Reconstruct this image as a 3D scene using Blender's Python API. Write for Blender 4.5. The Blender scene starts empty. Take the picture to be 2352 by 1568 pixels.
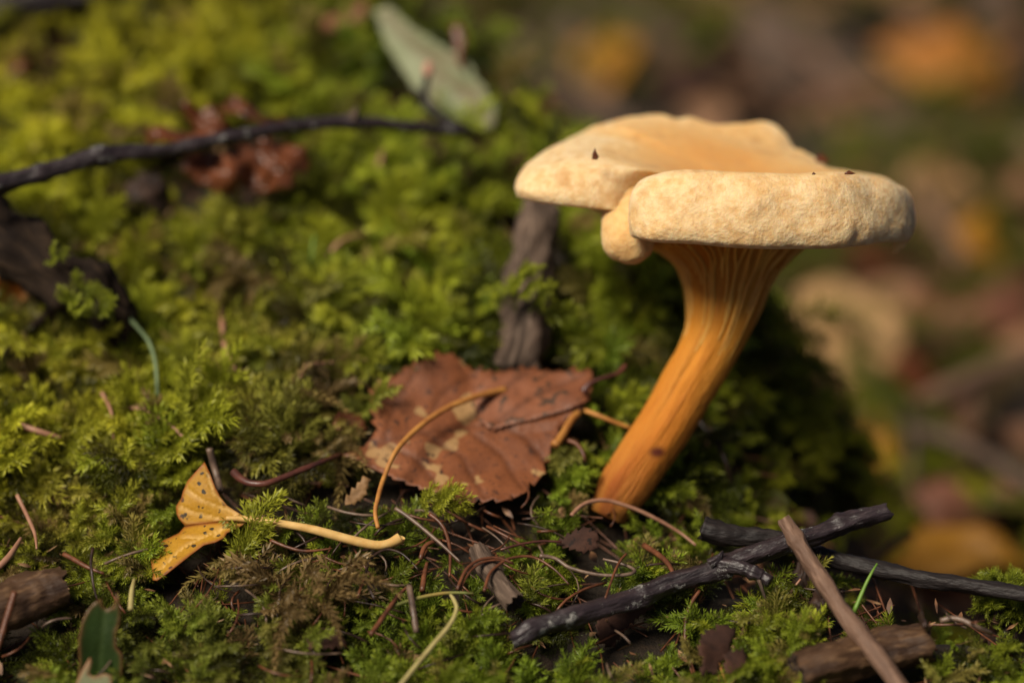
import bpy, math, random
import numpy as np
from mathutils import Vector, Matrix, noise as mnoise
from mathutils.geometry import delaunay_2d_cdt

random.seed(7); rng = np.random.default_rng(7)
S = 0.01                       # all numbers below are centimetres; meshes are scaled to metres
scene = bpy.context.scene
col = scene.collection

# ------------------------------------------------------------------ camera
FPX = 5880.0; CX, CY = 1176.0, 784.0          # photo measured on a 2352 x 1568 grid, 90 mm lens
PITCH = math.radians(24)
FW = Vector((0, math.cos(PITCH), -math.sin(PITCH)))
UP = Vector((0, math.sin(PITCH), math.cos(PITCH)))
RT = Vector((1, 0, 0))
BASE_D = 37.0
CAM = -(FW*BASE_D + RT*((1432-CX)/FPX*BASE_D) - UP*((1135-CY)/FPX*BASE_D))   # foot of the mushroom is the origin
def W(px, py, d):
    return CAM + (FW + RT*((px-CX)/FPX) - UP*((py-CY)/FPX))*d
def project(p):
    v = Vector(p)-CAM; d = v.dot(FW)
    return CX+v.dot(RT)/d*FPX, CY-v.dot(UP)/d*FPX, d

cam_d = bpy.data.cameras.new('camera'); cam = bpy.data.objects.new('camera', cam_d); col.objects.link(cam)
cam.location = CAM*S
cam.rotation_euler = (math.pi/2-PITCH, 0, 0)
cam_d.lens = 90; cam_d.sensor_width = 36; cam_d.sensor_fit = 'HORIZONTAL'
cam_d.clip_start = 0.01; cam_d.clip_end = 200
cam_d.dof.use_dof = True; cam_d.dof.focus_distance = 0.352
cam_d.dof.aperture_fstop = 7.0
scene.camera = cam

# ------------------------------------------------------------------ sky and sun
SUN_EL = math.radians(53)
sun_az = Vector((-0.76, -0.65, 0)).normalized()
sun_dir = Vector((sun_az.x*math.cos(SUN_EL), sun_az.y*math.cos(SUN_EL), math.sin(SUN_EL)))
world = bpy.data.worlds.new('World'); scene.world = world; world.use_nodes = True
wn = world.node_tree.nodes; wl = world.node_tree.links
sky = wn.new('ShaderNodeTexSky'); sky.sky_type = 'NISHITA'; sky.sun_disc = False
sky.sun_elevation = SUN_EL; sky.sun_rotation = math.atan2(sun_az.x, sun_az.y)
sky.dust_density = 2.0; sky.air_density = 0.5; sky.ozone_density = 0.2
wl.new(sky.outputs[0], wn['Background'].inputs[0]); wn['Background'].inputs[1].default_value = 0.05
sun_d = bpy.data.lights.new('sun', 'SUN'); sun_o = bpy.data.objects.new('sun', sun_d); col.objects.link(sun_o)
sun_d.energy = 5.0; sun_d.angle = math.radians(24); sun_d.color = (1.0, 0.90, 0.74)
sun_o.rotation_euler = sun_dir.to_track_quat('Z', 'Y').to_euler(); sun_o.location = sun_dir*3
vs = scene.view_settings
scene.display_settings.display_device = 'sRGB'
vs.view_transform = 'Standard'; vs.look = 'None'; vs.gamma = 1; vs.use_curve_mapping = False
vs.exposure = -0.10
scene.render.engine = 'CYCLES'
scene.cycles.max_bounces = 4; scene.cycles.transparent_max_bounces = 4
scene.cycles.diffuse_bounces = 2; scene.cycles.glossy_bounces = 2; scene.cycles.transmission_bounces = 2

# ------------------------------------------------------------------ materials
def mat_new(name):
    m = bpy.data.materials.new(name); m.use_nodes = True
    nt = m.node_tree; return m, nt, nt.nodes['Principled BSDF']
def N(nt, t, **kw):
    n = nt.nodes.new(t)
    for k, v in kw.items(): setattr(n, k, v)
    return n
def noise_node(nt, vec, scale, detail=4, rough=0.55):
    n = N(nt, 'ShaderNodeTexNoise'); n.inputs['Scale'].default_value = scale
    n.inputs['Detail'].default_value = detail; n.inputs['Roughness'].default_value = rough
    nt.links.new(vec, n.inputs['Vector']); return n.outputs['Fac']
def ramp(nt, fac, stops):
    r = N(nt, 'ShaderNodeValToRGB'); e = r.color_ramp.elements
    while len(e) < len(stops): e.new(0.5)
    for el, (p, c) in zip(e, stops):
        el.position = p; el.color = (c, c, c, 1) if isinstance(c, (int, float)) else (*c, 1)
    nt.links.new(fac, r.inputs[0]); return r.outputs[0]
def mix(nt, fac, a, b, mode='MIX'):
    m = N(nt, 'ShaderNodeMix', data_type='RGBA', blend_type=mode)
    for sock, v in ((m.inputs[0], fac), (m.inputs[6], a), (m.inputs[7], b)):
        if hasattr(v, 'is_output'): nt.links.new(v, sock)
        elif isinstance(v, (int, float)): sock.default_value = v
        else: sock.default_value = (*v, 1)
    return m.outputs[2]
def math_n(nt, op, a, b=0.0):
    m = N(nt, 'ShaderNodeMath', operation=op)
    for i, v in enumerate((a, b)):
        if hasattr(v, 'is_output'): nt.links.new(v, m.inputs[i])
        else: m.inputs[i].default_value = v
    return m.outputs[0]
def attr(nt, name, typ='GEOMETRY'):
    a = N(nt, 'ShaderNodeAttribute'); a.attribute_name = name; a.attribute_type = typ; return a
def bump(nt, b, h, strength, dist):
    n = N(nt, 'ShaderNodeBump'); n.inputs['Strength'].default_value = strength; n.inputs['Distance'].default_value = dist
    nt.links.new(h, n.inputs['Height']); nt.links.new(n.outputs[0], b.inputs['Normal'])
def sss(b, w, rad, scale):
    b.inputs['Subsurface Weight'].default_value = w; b.inputs['Subsurface Radius'].default_value = rad
    b.inputs['Subsurface Scale'].default_value = scale
def objco(nt): return N(nt, 'ShaderNodeTexCoord').outputs['Object']

def m_cap():
    m, nt, b = mat_new('mushroom_cap_felt'); co = objco(nt)
    c = attr(nt, 'margin').outputs['Fac']
    n1 = noise_node(nt, co, 120, 4); n2 = noise_node(nt, co, 700, 4)
    f = math_n(nt, 'ADD', c, math_n(nt, 'MULTIPLY', math_n(nt, 'SUBTRACT', n1, 0.5), 0.9))
    base = ramp(nt, f, [(0.0, (.62, .29, .075)), (0.45, (.72, .40, .135)), (0.8, (.79, .51, .22)), (1.0, (.84, .62, .34))])
    base = mix(nt, ramp(nt, n2, [(.35, .55), (.6, 0.0)]), base, (.62, .32, .09))
    n3 = noise_node(nt, co, 260, 2)
    base = mix(nt, ramp(nt, n3, [(.60, 0.0), (.70, .5)]), base, (.50, .25, .08))
    nt.links.new(base, b.inputs['Base Color'])
    v = N(nt, 'ShaderNodeTexVoronoi'); v.inputs['Scale'].default_value = 1900; nt.links.new(co, v.inputs['Vector'])
    nf = noise_node(nt, co, 2300, 5, .7)
    h = math_n(nt, 'ADD', nf, math_n(nt, 'MULTIPLY', v.outputs['Distance'], -0.35))
    h = math_n(nt, 'ADD', h, math_n(nt, 'MULTIPLY', n2, .8))
    bump(nt, b, h, 0.5, 0.0005)
    b.inputs['Roughness'].default_value = 0.85; b.inputs['Specular IOR Level'].default_value = 0.25
    sss(b, 0.35, (1.0, .5, .2), 0.002)
    b.inputs['Sheen Weight'].default_value = 0.15; b.inputs['Sheen Tint'].default_value = (1, .9, .75, 1)
    return m
def m_stem():
    m, nt, b = mat_new('mushroom_stem_flesh'); co = objco(nt)
    fb = attr(nt, 'fibre').outputs['Vector']
    n1 = noise_node(nt, fb, 260, 4); n2 = noise_node(nt, fb, 1300, 5, .65)
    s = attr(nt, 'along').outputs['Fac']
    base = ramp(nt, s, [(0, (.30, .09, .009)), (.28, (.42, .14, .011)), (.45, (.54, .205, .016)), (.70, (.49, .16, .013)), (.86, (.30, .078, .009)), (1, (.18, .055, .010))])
    base = mix(nt, ramp(nt, n1, [(.4, .0), (.75, .6)]), base, (.62, .29, .045))
    base = mix(nt, ramp(nt, n2, [(.3, .45), (.5, 0.0)]), base, (.34, .10, .012))
    sp = attr(nt, 'stain').outputs['Fac']
    base = mix(nt, sp, base, (.10, .015, .006))
    nt.links.new(base, b.inputs['Base Color'])
    bump(nt, b, math_n(nt, 'ADD', n2, math_n(nt, 'MULTIPLY', n1, 1.5)), .7, 0.0006)
    b.inputs['Roughness'].default_value = .7; b.inputs['Specular IOR Level'].default_value = .25
    sss(b, .2, (.7, .4, .1), 0.0015)
    return m
def m_gill():
    m, nt, b = mat_new('mushroom_gills'); co = objco(nt)
    n1 = noise_node(nt, co, 300, 3)
    nt.links.new(ramp(nt, n1, [(.3, (.54, .23, .026)), (.7, (.66, .33, .055))]), b.inputs['Base Color'])
    b.inputs['Roughness'].default_value = .6; sss(b, .3, (.8, .4, .1), 0.0015)
    return m
def m_bark(name, c1, c2, c3=None, lichen=0.0, rough=.6, spec=.4, bmp=.75, lcol=(.45, .43, .38)):
    m, nt, b = mat_new(name)
    co = attr(nt, 'bark').outputs['Vector']
    n1 = noise_node(nt, co, 350, 5, .6); n2 = noise_node(nt, co, 1500, 4)
    base = ramp(nt, n1, [(.3, c1), (.68, c2)])
    if c3: base = mix(nt, ramp(nt, n2, [(.52, 0.0), (.7, .8)]), base, c3)
    h = math_n(nt, 'ADD', n1, math_n(nt, 'MULTIPLY', n2, .5))
    if lichen:
        n3 = noise_node(nt, objco(nt), 420, 5, .7)
        msk = ramp(nt, n3, [(1-lichen, 0.0), (1-lichen+.05, .85)])
        base = mix(nt, msk, base, lcol)
        h = math_n(nt, 'ADD', h, math_n(nt, 'MULTIPLY', msk, .4))
    nt.links.new(base, b.inputs['Base Color'])
    bump(nt, b, h, bmp, 0.0009)
    b.inputs['Roughness'].default_value = rough; b.inputs['Specular IOR Level'].default_value = spec
    return m
def m_leaf(name, c1, c2, blot=(.03, .012, .008), blot_amt=.5, pale=None, veincol=None, trans=.25, rough=.45, bscale=700, pale_at=.62, edge=None, spots=None):
    m, nt, b = mat_new(name); co = objco(nt)
    n1 = noise_node(nt, co, 180, 4); n2 = noise_node(nt, co, bscale, 5, .6); n3 = noise_node(nt, co, 2500, 3)
    base = ramp(nt, n1, [(.3, c1), (.7, c2)])
    base = mix(nt, ramp(nt, n3, [(.35, .25), (.6, 0.0)]), base, tuple(x*.5 for x in c1))
    if pale:
        n4 = noise_node(nt, co, 190, 1.5); base = mix(nt, ramp(nt, n4, [(pale_at, 0.0), (pale_at+.015, .9)]), base, pale)
    base = mix(nt, ramp(nt, n2, [(1-blot_amt*.8, 0.0), (1-blot_amt*.8+.05, .92)]), base, blot)
    if spots:
        v2 = N(nt, 'ShaderNodeTexVoronoi'); v2.inputs['Scale'].default_value = spots[0]
        wv = N(nt, 'ShaderNodeVectorMath', operation='ADD'); nt.links.new(co, wv.inputs[0]); sv = N(nt, 'ShaderNodeVectorMath', operation='SCALE'); cn = N(nt, 'ShaderNodeTexNoise'); cn.inputs['Scale'].default_value = spots[0]*2; nt.links.new(co, cn.inputs['Vector'])
        nt.links.new(cn.outputs['Color'], sv.inputs[0]); sv.inputs['Scale'].default_value = .5/spots[0]; nt.links.new(sv.outputs[0], wv.inputs[1]); nt.links.new(wv.outputs[0], v2.inputs['Vector'])
        vr = math_n(nt, 'MULTIPLY', v2.outputs['Distance'], math_n(nt, 'ADD', .45, N(nt, 'ShaderNodeSeparateColor').outputs[0]) if False else 1.0)
        base = mix(nt, ramp(nt, vr, [(spots[1], .95), (spots[1]+.06, 0.0)]), base, blot)
    if edge: base = mix(nt, attr(nt, 'edge').outputs['Fac'], base, edge)
    v = attr(nt, 'vein').outputs['Fac']
    base = mix(nt, math_n(nt, 'MULTIPLY', v, .7), base, veincol or tuple(x*.55 for x in c1))
    nt.links.new(base, b.inputs['Base Color'])
    h = math_n(nt, 'ADD', math_n(nt, 'MULTIPLY', n3, .5), n2)
    bump(nt, b, h, .35, 0.0003)
    b.inputs['Roughness'].default_value = rough; b.inputs['Specular IOR Level'].default_value = .35
    out = nt.nodes['Material Output']; tr = N(nt, 'ShaderNodeBsdfTranslucent'); ms = N(nt, 'ShaderNodeMixShader')
    nt.links.new(base, tr.inputs[0]); ms.inputs[0].default_value = trans
    nt.links.new(b.outputs[0], ms.inputs[1]); nt.links.new(tr.outputs[0], ms.inputs[2]); nt.links.new(ms.outputs[0], out.inputs[0])
    return m
def m_plain(name, c1, c2, scale=500, rough=.5, spec=.4, ss=0.0):
    m, nt, b = mat_new(name); n = noise_node(nt, objco(nt), scale, 4)
    nt.links.new(ramp(nt, n, [(.32, c1), (.68, c2)]), b.inputs['Base Color'])
    bump(nt, b, n, .4, .0003); b.inputs['Roughness'].default_value = rough; b.inputs['Specular IOR Level'].default_value = spec
    if ss: sss(b, ss, (1, .5, .2), .001)
    return m
def m_moss():
    m, nt, b = mat_new('moss_leaf')
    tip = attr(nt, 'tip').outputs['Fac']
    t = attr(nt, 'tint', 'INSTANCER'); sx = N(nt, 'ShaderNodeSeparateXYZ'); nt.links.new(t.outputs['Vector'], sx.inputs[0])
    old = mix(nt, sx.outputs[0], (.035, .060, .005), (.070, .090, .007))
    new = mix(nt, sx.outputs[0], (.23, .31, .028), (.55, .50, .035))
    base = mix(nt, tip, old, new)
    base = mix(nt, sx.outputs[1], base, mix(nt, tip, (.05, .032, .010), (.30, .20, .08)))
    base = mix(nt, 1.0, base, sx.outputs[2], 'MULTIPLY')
    nt.links.new(base, b.inputs['Base Color'])
    b.inputs['Roughness'].default_value = .42; b.inputs['Specular IOR Level'].default_value = .4
    out = nt.nodes['Material Output']; tr = N(nt, 'ShaderNodeBsdfTranslucent'); ms = N(nt, 'ShaderNodeMixShader')
    nt.links.new(base, tr.inputs[0]); ms.inputs[0].default_value = .38
    nt.links.new(b.outputs[0], ms.inputs[1]); nt.links.new(tr.outputs[0], ms.inputs[2]); nt.links.new(ms.outputs[0], out.inputs[0])
    return m
def m_soil():
    m, nt, b = mat_new('forest_soil'); co = objco(nt)
    n1 = noise_node(nt, co, 60, 5); n2 = noise_node(nt, co, 600, 6, .7)
    base = ramp(nt, n1, [(.3, (.016, .010, .006)), (.7, (.045, .028, .014))])
    base = mix(nt, ramp(nt, n2, [(.5, 0.0), (.72, .7)]), base, (.075, .042, .02))
    nt.links.new(base, b.inputs['Base Color']); bump(nt, b, n2, .9, .002)
    b.inputs['Roughness'].default_value = .8
    return m
M = dict(
 cap=m_cap(), stem=m_stem(), gill=m_gill(), moss=m_moss(), soil=m_soil(),
 bark_dark=m_bark('dark_wet_bark', (.012, .008, .009), (.036, .024, .027), (.062, .043, .046), .41, .42, .5, lcol=(.26, .25, .23)),
 bark_black=m_bark('black_wet_bark', (.010, .008, .008), (.024, .018, .017), (.034, .027, .025), .25, .55, .25, lcol=(.2, .19, .17)),
 bark_tan=m_bark('tan_twig_bark', (.10, .055, .036), (.19, .11, .072), (.25, .15, .10), 0, .65, .3),
 bark_grey=m_bark('grey_brown_bark', (.032, .022, .016), (.14, .094, .068), (.24, .17, .125), 0, .8, .2),
 bark_log=m_bark('dark_rotten_log_bark', (.008, .005, .004), (.026, .016, .010), (.055, .034, .02), 0, .9, .15),
 wood=m_bark('weathered_split_wood', (.028, .013, .007), (.09, .046, .022), (.17, .095, .047), 0, .6, .3),
 wood_end=m_plain('dark_wood_end', (.010, .006, .004), (.045, .024, .013), 900, .8),
 tan_end=m_plain('pale_wood_end', (.16, .09, .05), (.30, .19, .12), 900, .8),
 rot=m_plain('dark_crumbling_wood', (.008, .004, .003), (.05, .022, .012), 500, .7),
 birch=m_leaf('red_brown_birch_leaf', (.16, .052, .021), (.28, .095, .036), (.045, .022, .016), .50, (.40, .24, .10), trans=.10, rough=.5, spots=(1150, .13)),
 yellow=m_leaf('yellow_leaf', (.46, .215, .012), (.58, .31, .025), (.02, .018, .012), .46, None, (.78, .50, .16), .2, .5, 480, edge=(.30, .09, .02), spots=(800, .22)),
 green=m_leaf('green_leaf', (.022, .042, .008), (.035, .065, .010), (.15, .06, .02), .36, None, (.05, .08, .02), .2, .45, edge=(.16, .07, .025)),
 flap=m_leaf('pale_leaf_underside', (.20, .22, .11), (.26, .27, .15), (.10, .06, .03), .3, None, (.3, .3, .2), .1, .6, edge=(.25, .11, .05)),
 palegreen=m_leaf('pale_green_leaf', (.22, .25, .13), (.30, .32, .18), (.16, .11, .06), .48, None, (.15, .09, .045), .1, .55),
 redbrown=m_leaf('russet_dry_leaf', (.10, .03, .013), (.22, .072, .028), (.02, .008, .005), .55, None, None, .15, .32),
 darkleaf=m_leaf('dark_brown_leaf', (.030, .012, .008), (.075, .030, .017), (.01, .006, .005), .5, None, None, .05, .85),
 tan=m_leaf('tan_dry_leaf', (.26, .14, .058), (.38, .22, .09), (.18, .08, .035), .5, None, None, .15, .6),  # tan through mauve: leaf colours darkened to stand for shade on the lower floor
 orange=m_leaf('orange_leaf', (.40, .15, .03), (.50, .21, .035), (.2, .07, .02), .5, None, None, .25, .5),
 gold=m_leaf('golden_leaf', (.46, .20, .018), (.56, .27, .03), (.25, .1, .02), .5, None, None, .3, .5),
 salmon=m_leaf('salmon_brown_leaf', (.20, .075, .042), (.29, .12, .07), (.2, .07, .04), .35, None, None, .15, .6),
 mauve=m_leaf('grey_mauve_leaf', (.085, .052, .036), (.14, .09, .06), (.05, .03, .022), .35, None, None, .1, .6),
 stalk_orange=m_plain('orange_leaf_stalk', (.28, .10, .024), (.50, .23, .05), 420, .6),
 stalk_yellow=m_plain('pale_yellow_leaf_stalk', (.50, .29, .085), (.66, .44, .17), 420, .65, .25, .15),
 stalk_dark=m_plain('dark_red_leaf_stalk', (.05, .018, .016), (.13, .042, .028), 500, .35),
 needle=m_plain('brown_pine_needle', (.05, .018, .010), (.17, .06, .026), 700, .4),
 needle_pale=m_plain('straw_coloured_stem', (.30, .24, .09), (.42, .35, .14), 500, .5),
 needle_grey=m_plain('grey_brown_needle', (.07, .045, .035), (.20, .13, .09), 700, .4),
 needle_dark=m_plain('dark_needle', (.015, .008, .006), (.05, .024, .015), 700, .4),
 needle_pink=m_plain('pinkish_brown_needle', (.26, .12, .07), (.36, .19, .12), 500, .5),
 blade=m_plain('green_grass_blade', (.10, .20, .02), (.16, .28, .035), 400, .45),
 blade_grey=m_plain('grey_green_grass_blade', (.10, .15, .06), (.15, .21, .09), 400, .5),
 blade_orange=m_plain('green_to_orange_needle', (.14, .19, .05), (.36, .20, .05), 220, .45),
 pinkbud=m_plain('pink_bud', (.40, .18, .12), (.55, .28, .2), 500, .5),
 acorn=m_plain('brown_cone_scale', (.09, .045, .028), (.20, .11, .07), 400, .6),
)

# ------------------------------------------------------------------ mesh helpers
def tag(o, label=None, cat=None, group=None, kind=None):
    if label: o['label'] = label
    if cat: o['category'] = cat
    if group: o['group'] = group
    if kind: o['kind'] = kind
    return o
def empty(name, p):
    o = bpy.data.objects.new(name, None); o.empty_display_size = .005; col.objects.link(o); o.location = Vector(p)*S; return o
def mk(name, V, F, mat, parent=None, origin=None, attrs=None, smooth=True):
    V = np.asarray(V, float)
    if parent is not None:
        org = np.zeros(3); p = parent
        while p is not None: org = org+np.array(p.location)/S; p = p.parent
    else: org = np.array(origin if origin is not None else V[np.argmin(V[:, 2])], float)
    me = bpy.data.meshes.new(name)
    me.from_pydata(((V-org)*S).tolist(), [], F); me.update()
    if smooth: me.polygons.foreach_set('use_smooth', [True]*len(me.polygons))
    for k, a in (attrs or {}).items():
        a = np.asarray(a, np.float32)
        if a.ndim == 1: me.attributes.new(k, 'FLOAT', 'POINT').data.foreach_set('value', a)
        else: me.attributes.new(k, 'FLOAT_VECTOR', 'POINT').data.foreach_set('vector', a.ravel())
    me.materials.append(mat)
    o = bpy.data.objects.new(name, me); col.objects.link(o)
    if parent is not None: o.parent = parent
    else: o.location = Vector(org)*S
    return o
def cr(pts, n, closed=False):
    """Catmull-Rom through rows of pts, n samples"""
    P = np.asarray(pts, float); k = len(P)
    if closed: idx = lambda i: P[i % k]; T = np.linspace(0, k, n, endpoint=False)
    else: idx = lambda i: P[min(max(i, 0), k-1)]; T = np.linspace(0, k-1, n)
    out = np.empty((n, P.shape[1]))
    for j, t in enumerate(T):
        i = int(math.floor(t)); 
        if not closed and i >= k-1: i = k-2
        f = t-i; a, b, c, d = idx(i-1), idx(i), idx(i+1), idx(i+2)
        out[j] = .5*((2*b)+(c-a)*f+(2*a-5*b+4*c-d)*f*f+(3*b-a-3*c+d)*f**3)
    return out
def grid_faces(nu, nv, wrap_u=False, wrap_v=True):
    F = []
    for i in range(nu if wrap_u else nu-1):
        for j in range(nv if wrap_v else nv-1):
            a = i*nv+j; b = i*nv+(j+1) % nv; c = ((i+1) % nu)*nv+(j+1) % nv; d = ((i+1) % nu)*nv+j
            F.append((a, b, c, d))
    return F
def n3(p, f, off=0.0): return mnoise.noise(Vector((p[0]*f+off, p[1]*f+off*1.7, p[2]*f-off)))

# ------------------------------------------------------------------ lie of the land
def waves(x, y, seed, n, f0, f1):
    r = np.random.default_rng(seed); z = 0
    for _ in range(n):
        a = r.uniform(0, 2*math.pi); f = r.uniform(f0, f1); ph = r.uniform(0, 6.28)
        z = z+np.sin((x*math.cos(a)+y*math.sin(a))*f+ph)
    return z/math.sqrt(n)
def edge_dist(x, y): return (x-3.6)*.85+(y-2.8)*.527
def H(x, y):
    x = np.asarray(x, float); y = np.asarray(y, float)
    yy = 18*np.tanh(y/18)
    bank = .34*yy+.13*waves(x, y, 3, 7, .5, 1.3)+.07*waves(x, y, 5, 7, 1.6, 3.2)-.02*x
    e = edge_dist(x, y)+.17*np.maximum(y-5, 0)
    e2 = x-1.5-.6*np.maximum(-.3-y, 0)-2.4*np.maximum(-1.0-y, 0)-.30*np.maximum(y-3, 0)
    e = .5*(e+e2+np.sqrt((e-e2)**2+.3))+.3*waves(x, y, 9, 5, .3, .8)
    s = .5*(e+.5+np.sqrt((e+.5)**2+1.4))-.15
    z = bank-1.15*np.maximum(s, 0)-.45*np.maximum(s-.5, 0)**2
    low = -7+.5*waves(x, y, 11, 7, .12, .4)+.2*waves(x, y, 12, 6, .5, 1.1)
    k = 1.2
    return .5*(z+low+np.sqrt((z-low)**2+k))
GZ = float(H(0, 0)); 
def Hz(x, y): return H(x, y)-GZ
_DS = np.concatenate([np.arange(25, 60, .12), np.arange(60, 160, .5), np.arange(160, 420, 4.0)])
_HC = {}
def hit(px, py):
    key = (round(px, 1), round(py, 1))
    if key in _HC: return _HC[key]
    dr = np.array(FW+RT*((px-CX)/FPX)-UP*((py-CY)/FPX)); c = np.array(CAM)
    P = c+dr*_DS[:, None]; g = P[:, 2]-Hz(P[:, 0], P[:, 1]); k = int(np.argmax(g < 0))
    if k == 0: d = 400.0
    else: d = _DS[k-1]+(_DS[k]-_DS[k-1])*g[k-1]/(g[k-1]-g[k])
    _HC[key] = float(d); return float(d)

# ground: one sheet, fine near the mushroom, reaching out all round
def build_ground():
    n = 330; t = np.linspace(-1, 1, n)
    gx = 30*np.sinh(t*4.6)/np.sinh(4.6)*8+t*14; gy = gx.copy()+10
    X, Y = np.meshgrid(gx, gy, indexing='ij')
    Z = Hz(X, Y)-.5+.06*waves(X, Y, 21, 8, 4, 9)
    V = np.stack([X, Y, Z], -1).reshape(-1, 3)
    o = mk('ground', V, grid_faces(n, n, False, False), M['soil'], origin=(0, 0, 0))
    tag(o, 'dark brown forest soil of the mossy bank and the lower floor', 'ground', kind='structure')
build_ground()

# ------------------------------------------------------------------ mushroom
mush = tag(empty('mushroom', (0, 0, -.2)), 'pale orange wavy-capped mushroom leaning on a curved amber stem', 'mushroom')
mush.location = Vector((0, 0, -.2))*S
CC = (1668.0, 37.3)                                     # funnel centre (pixel column, depth)
ST = [ # px, depth, ridge-top row, lower-edge row, roll radius
 (2106, 37.2, 424, 552, .38), (2062, 37.9, 404, 520, .34), (1990, 38.4, 392, 500, .32), (1930, 38.7, 384, 480, .3), (1893, 38.9, 366, 470, .25),
 (1858, 38.95, 346, 470, .22), (1838, 39.15, 340, 470, .28), (1815, 39.35, 302, 440, .34), (1770, 39.45, 280, 430, .36), (1705, 39.4, 284, 430, .36),
 (1640, 39.4, 287, 430, .36), (1575, 39.45, 270, 430, .34), (1537, 39.35, 273, 430, .3), (1490, 39.45, 261, 430, .36), (1415, 39.3, 269, 430, .38),
 (1345, 39.0, 286, 430, .4), (1268, 38.6, 304, 440, .42), (1211, 38.1, 326, 450, .46), (1183, 37.5, 352, 456, .5), (1190, 36.95, 364, 462, .58),
 (1243, 36.55, 368, 472, .66), (1320, 36.4, 368, 480, .7), (1390, 36.45, 376, 485, .62), (1436, 36.65, 390, 490, .48), (1484, 36.95, 408, 500, .3),
 (1468, 36.45, 404, 530, .28), (1444, 36.0, 400, 545, .36), (1446, 35.65, 395, 550, .42), (1482, 35.38, 391, 556, .48), (1560, 35.2, 390, 560, .5), (1640, 35.12, 393, 566, .5),
 (1730, 35.1, 396, 570, .5), (1830, 35.18, 398, 573, .5), (1920, 35.35, 395, 571, .5), (1995, 35.65, 394, 566, .48), (2050, 36.05, 403, 558, .46), (2092, 36.6, 412, 556, .42)]
def build_cap():
    NS, NP = 620, 92
    st = cr(ST, NS, closed=True)
    cx = (CC[0]-CX)/FPX*CC[1]; cd = CC[1]
    V = np.empty((NS, NP, 3)); MG = np.empty((NS, NP))
    SX = np.array([(q[0]-CX)/FPX*q[1] for q in ST]); SD = np.array([q[1] for q in ST]); SV = np.array([q[2] for q in ST], float); SV[18:25] = (338, 342, 336, 334, 340, 362, 400)
    for i, (px, d, vt, vb, rr) in enumerate(st):
        ox = (px-CX)/FPX*d; R = math.hypot(ox-cx, d-cd); ux, ud = (ox-cx)/R, (d-cd)/R
        hh = vb-vt; vc = 430
        rr = min(rr, R*.3)
        vin = max(vc, vt+25)
        wl = 1/(1+math.exp((px-1450)/25)) if d < 38.6 else 0.0
        def top(a):
            x = cx+ux*a; dd = cd+ud*a; w = 1/(((SX-x)**2+(SD-dd)**2)+.02)**1.5; pxx = CX+x/dd*FPX
            return float((w*SV).sum()/w.sum())+66*math.exp(-((pxx-1730)/190)**2-((dd-36.9)/1.2)**2)+3-34*math.exp(-((pxx-1380)/150)**2-((dd-37.4)/1.1)**2)
        a3 = max(R-2.3*rr, R*.55); a4 = R-1.45*rr
        prof = [(0, top(0)), (R*.22, top(R*.22)), (R*.45, top(R*.45)), (a3, top(a3)), (a4, top(a4)*(.45+.4*wl)+(vt+.02*hh)*(.55-.4*wl)), (R-.85*rr, vt-2*wl), (R-(.36+.10*wl)*rr, vt+(.10+.05*wl)*hh), (R-(.08+.06*wl)*rr, vt+(.34+.08*wl)*hh),
                (R, vt+.68*hh), (R-.05*rr, vt+.86*hh), (R-.2*rr, vt+.97*hh), (R-.55*rr, vb), (R-.8*rr, vt+.93*hh), (R-1.1*rr, vt+.84*hh), (R*.45, max(vt+.86*hh, 520)), (.2, 545)]
        pr = cr(prof, NP)
        # cumulative length as colour guide
        for j in range(NP):
            a, v = pr[j]; x = cx+ux*a; dd = cd+ud*a
            V[i, j] = CAM+FW*dd+RT*x-UP*((v-CY)/FPX*dd)
            MG[i, j] = min(1, max(0, (a-.30*R)/(.62*R)+.35*wl*min(1, a/R*1.5)))
    # soften folds in the left lobe and the right end
    jj = np.linspace(0, 1, NP)[None, :]; pxs = st[:, 0][:, None]; dps = st[:, 1][:, None]
    wL = 1/(1+np.exp((pxs-1455)/20)) * (dps < 38.9) * np.clip((jj-.02)/.1, 0, 1) * np.clip((.44-jj)/.12, 0, 1)
    wR = 1/(1+np.exp((1990-pxs)/25)) * np.clip((jj-.2)/.1, 0, 1) * np.clip((.9-jj)/.1, 0, 1)
    for it in range(260):
        w = .5*wL if it > 30 else .5*np.maximum(wL, wR)
        A = (np.roll(V, 1, 0)+np.roll(V, -1, 0))*.5; B = V.copy(); B[:, 1:-1] = (V[:, 2:]+V[:, :-2])*.5
        V += w[..., None]*((A+B)*.5-V)
    # surface relief along rough outward direction
    C0 = np.array(W(CC[0], 480, cd)); V = V.reshape(-1, 3); MG = MG.ravel()
    dirs = V-C0; dirs /= np.linalg.norm(dirs, axis=1)[:, None]
    for k in range(len(V)):
        p = V[k]; w = .6+.4*MG[k]
        V[k] += dirs[k]*((.06+.05*(1-MG[k]))*n3(p, 1.5)+(.018+.03*(1-MG[k]))*n3(p, 4.2, 3)+.006*n3(p, 9, 1)+.005*n3(p, 16, 5)+.005*n3(p, 34, 9)+.005*n3(p, 70, 2))*w
    # pleat near the right end of the front roll
    pl = np.array(W(1965, 500, 35.3))
    F = grid_faces(NS, NP, True, False)
    for k in range(len(V)):
        q = V[k]-pl; 
        if abs(q[0]) < .4 and abs(q[2]) < .6 and q[1] < .6:
            V[k] += dirs[k]*(-.035*math.exp(-((q[0]+.06*math.sin(q[2]*7))/.06)**2)*math.exp(-((q[2]+.42)/.16)**2))
    return mk('cap', V, F, M['cap'], mush, attrs={'margin': MG})
build_cap()
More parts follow.
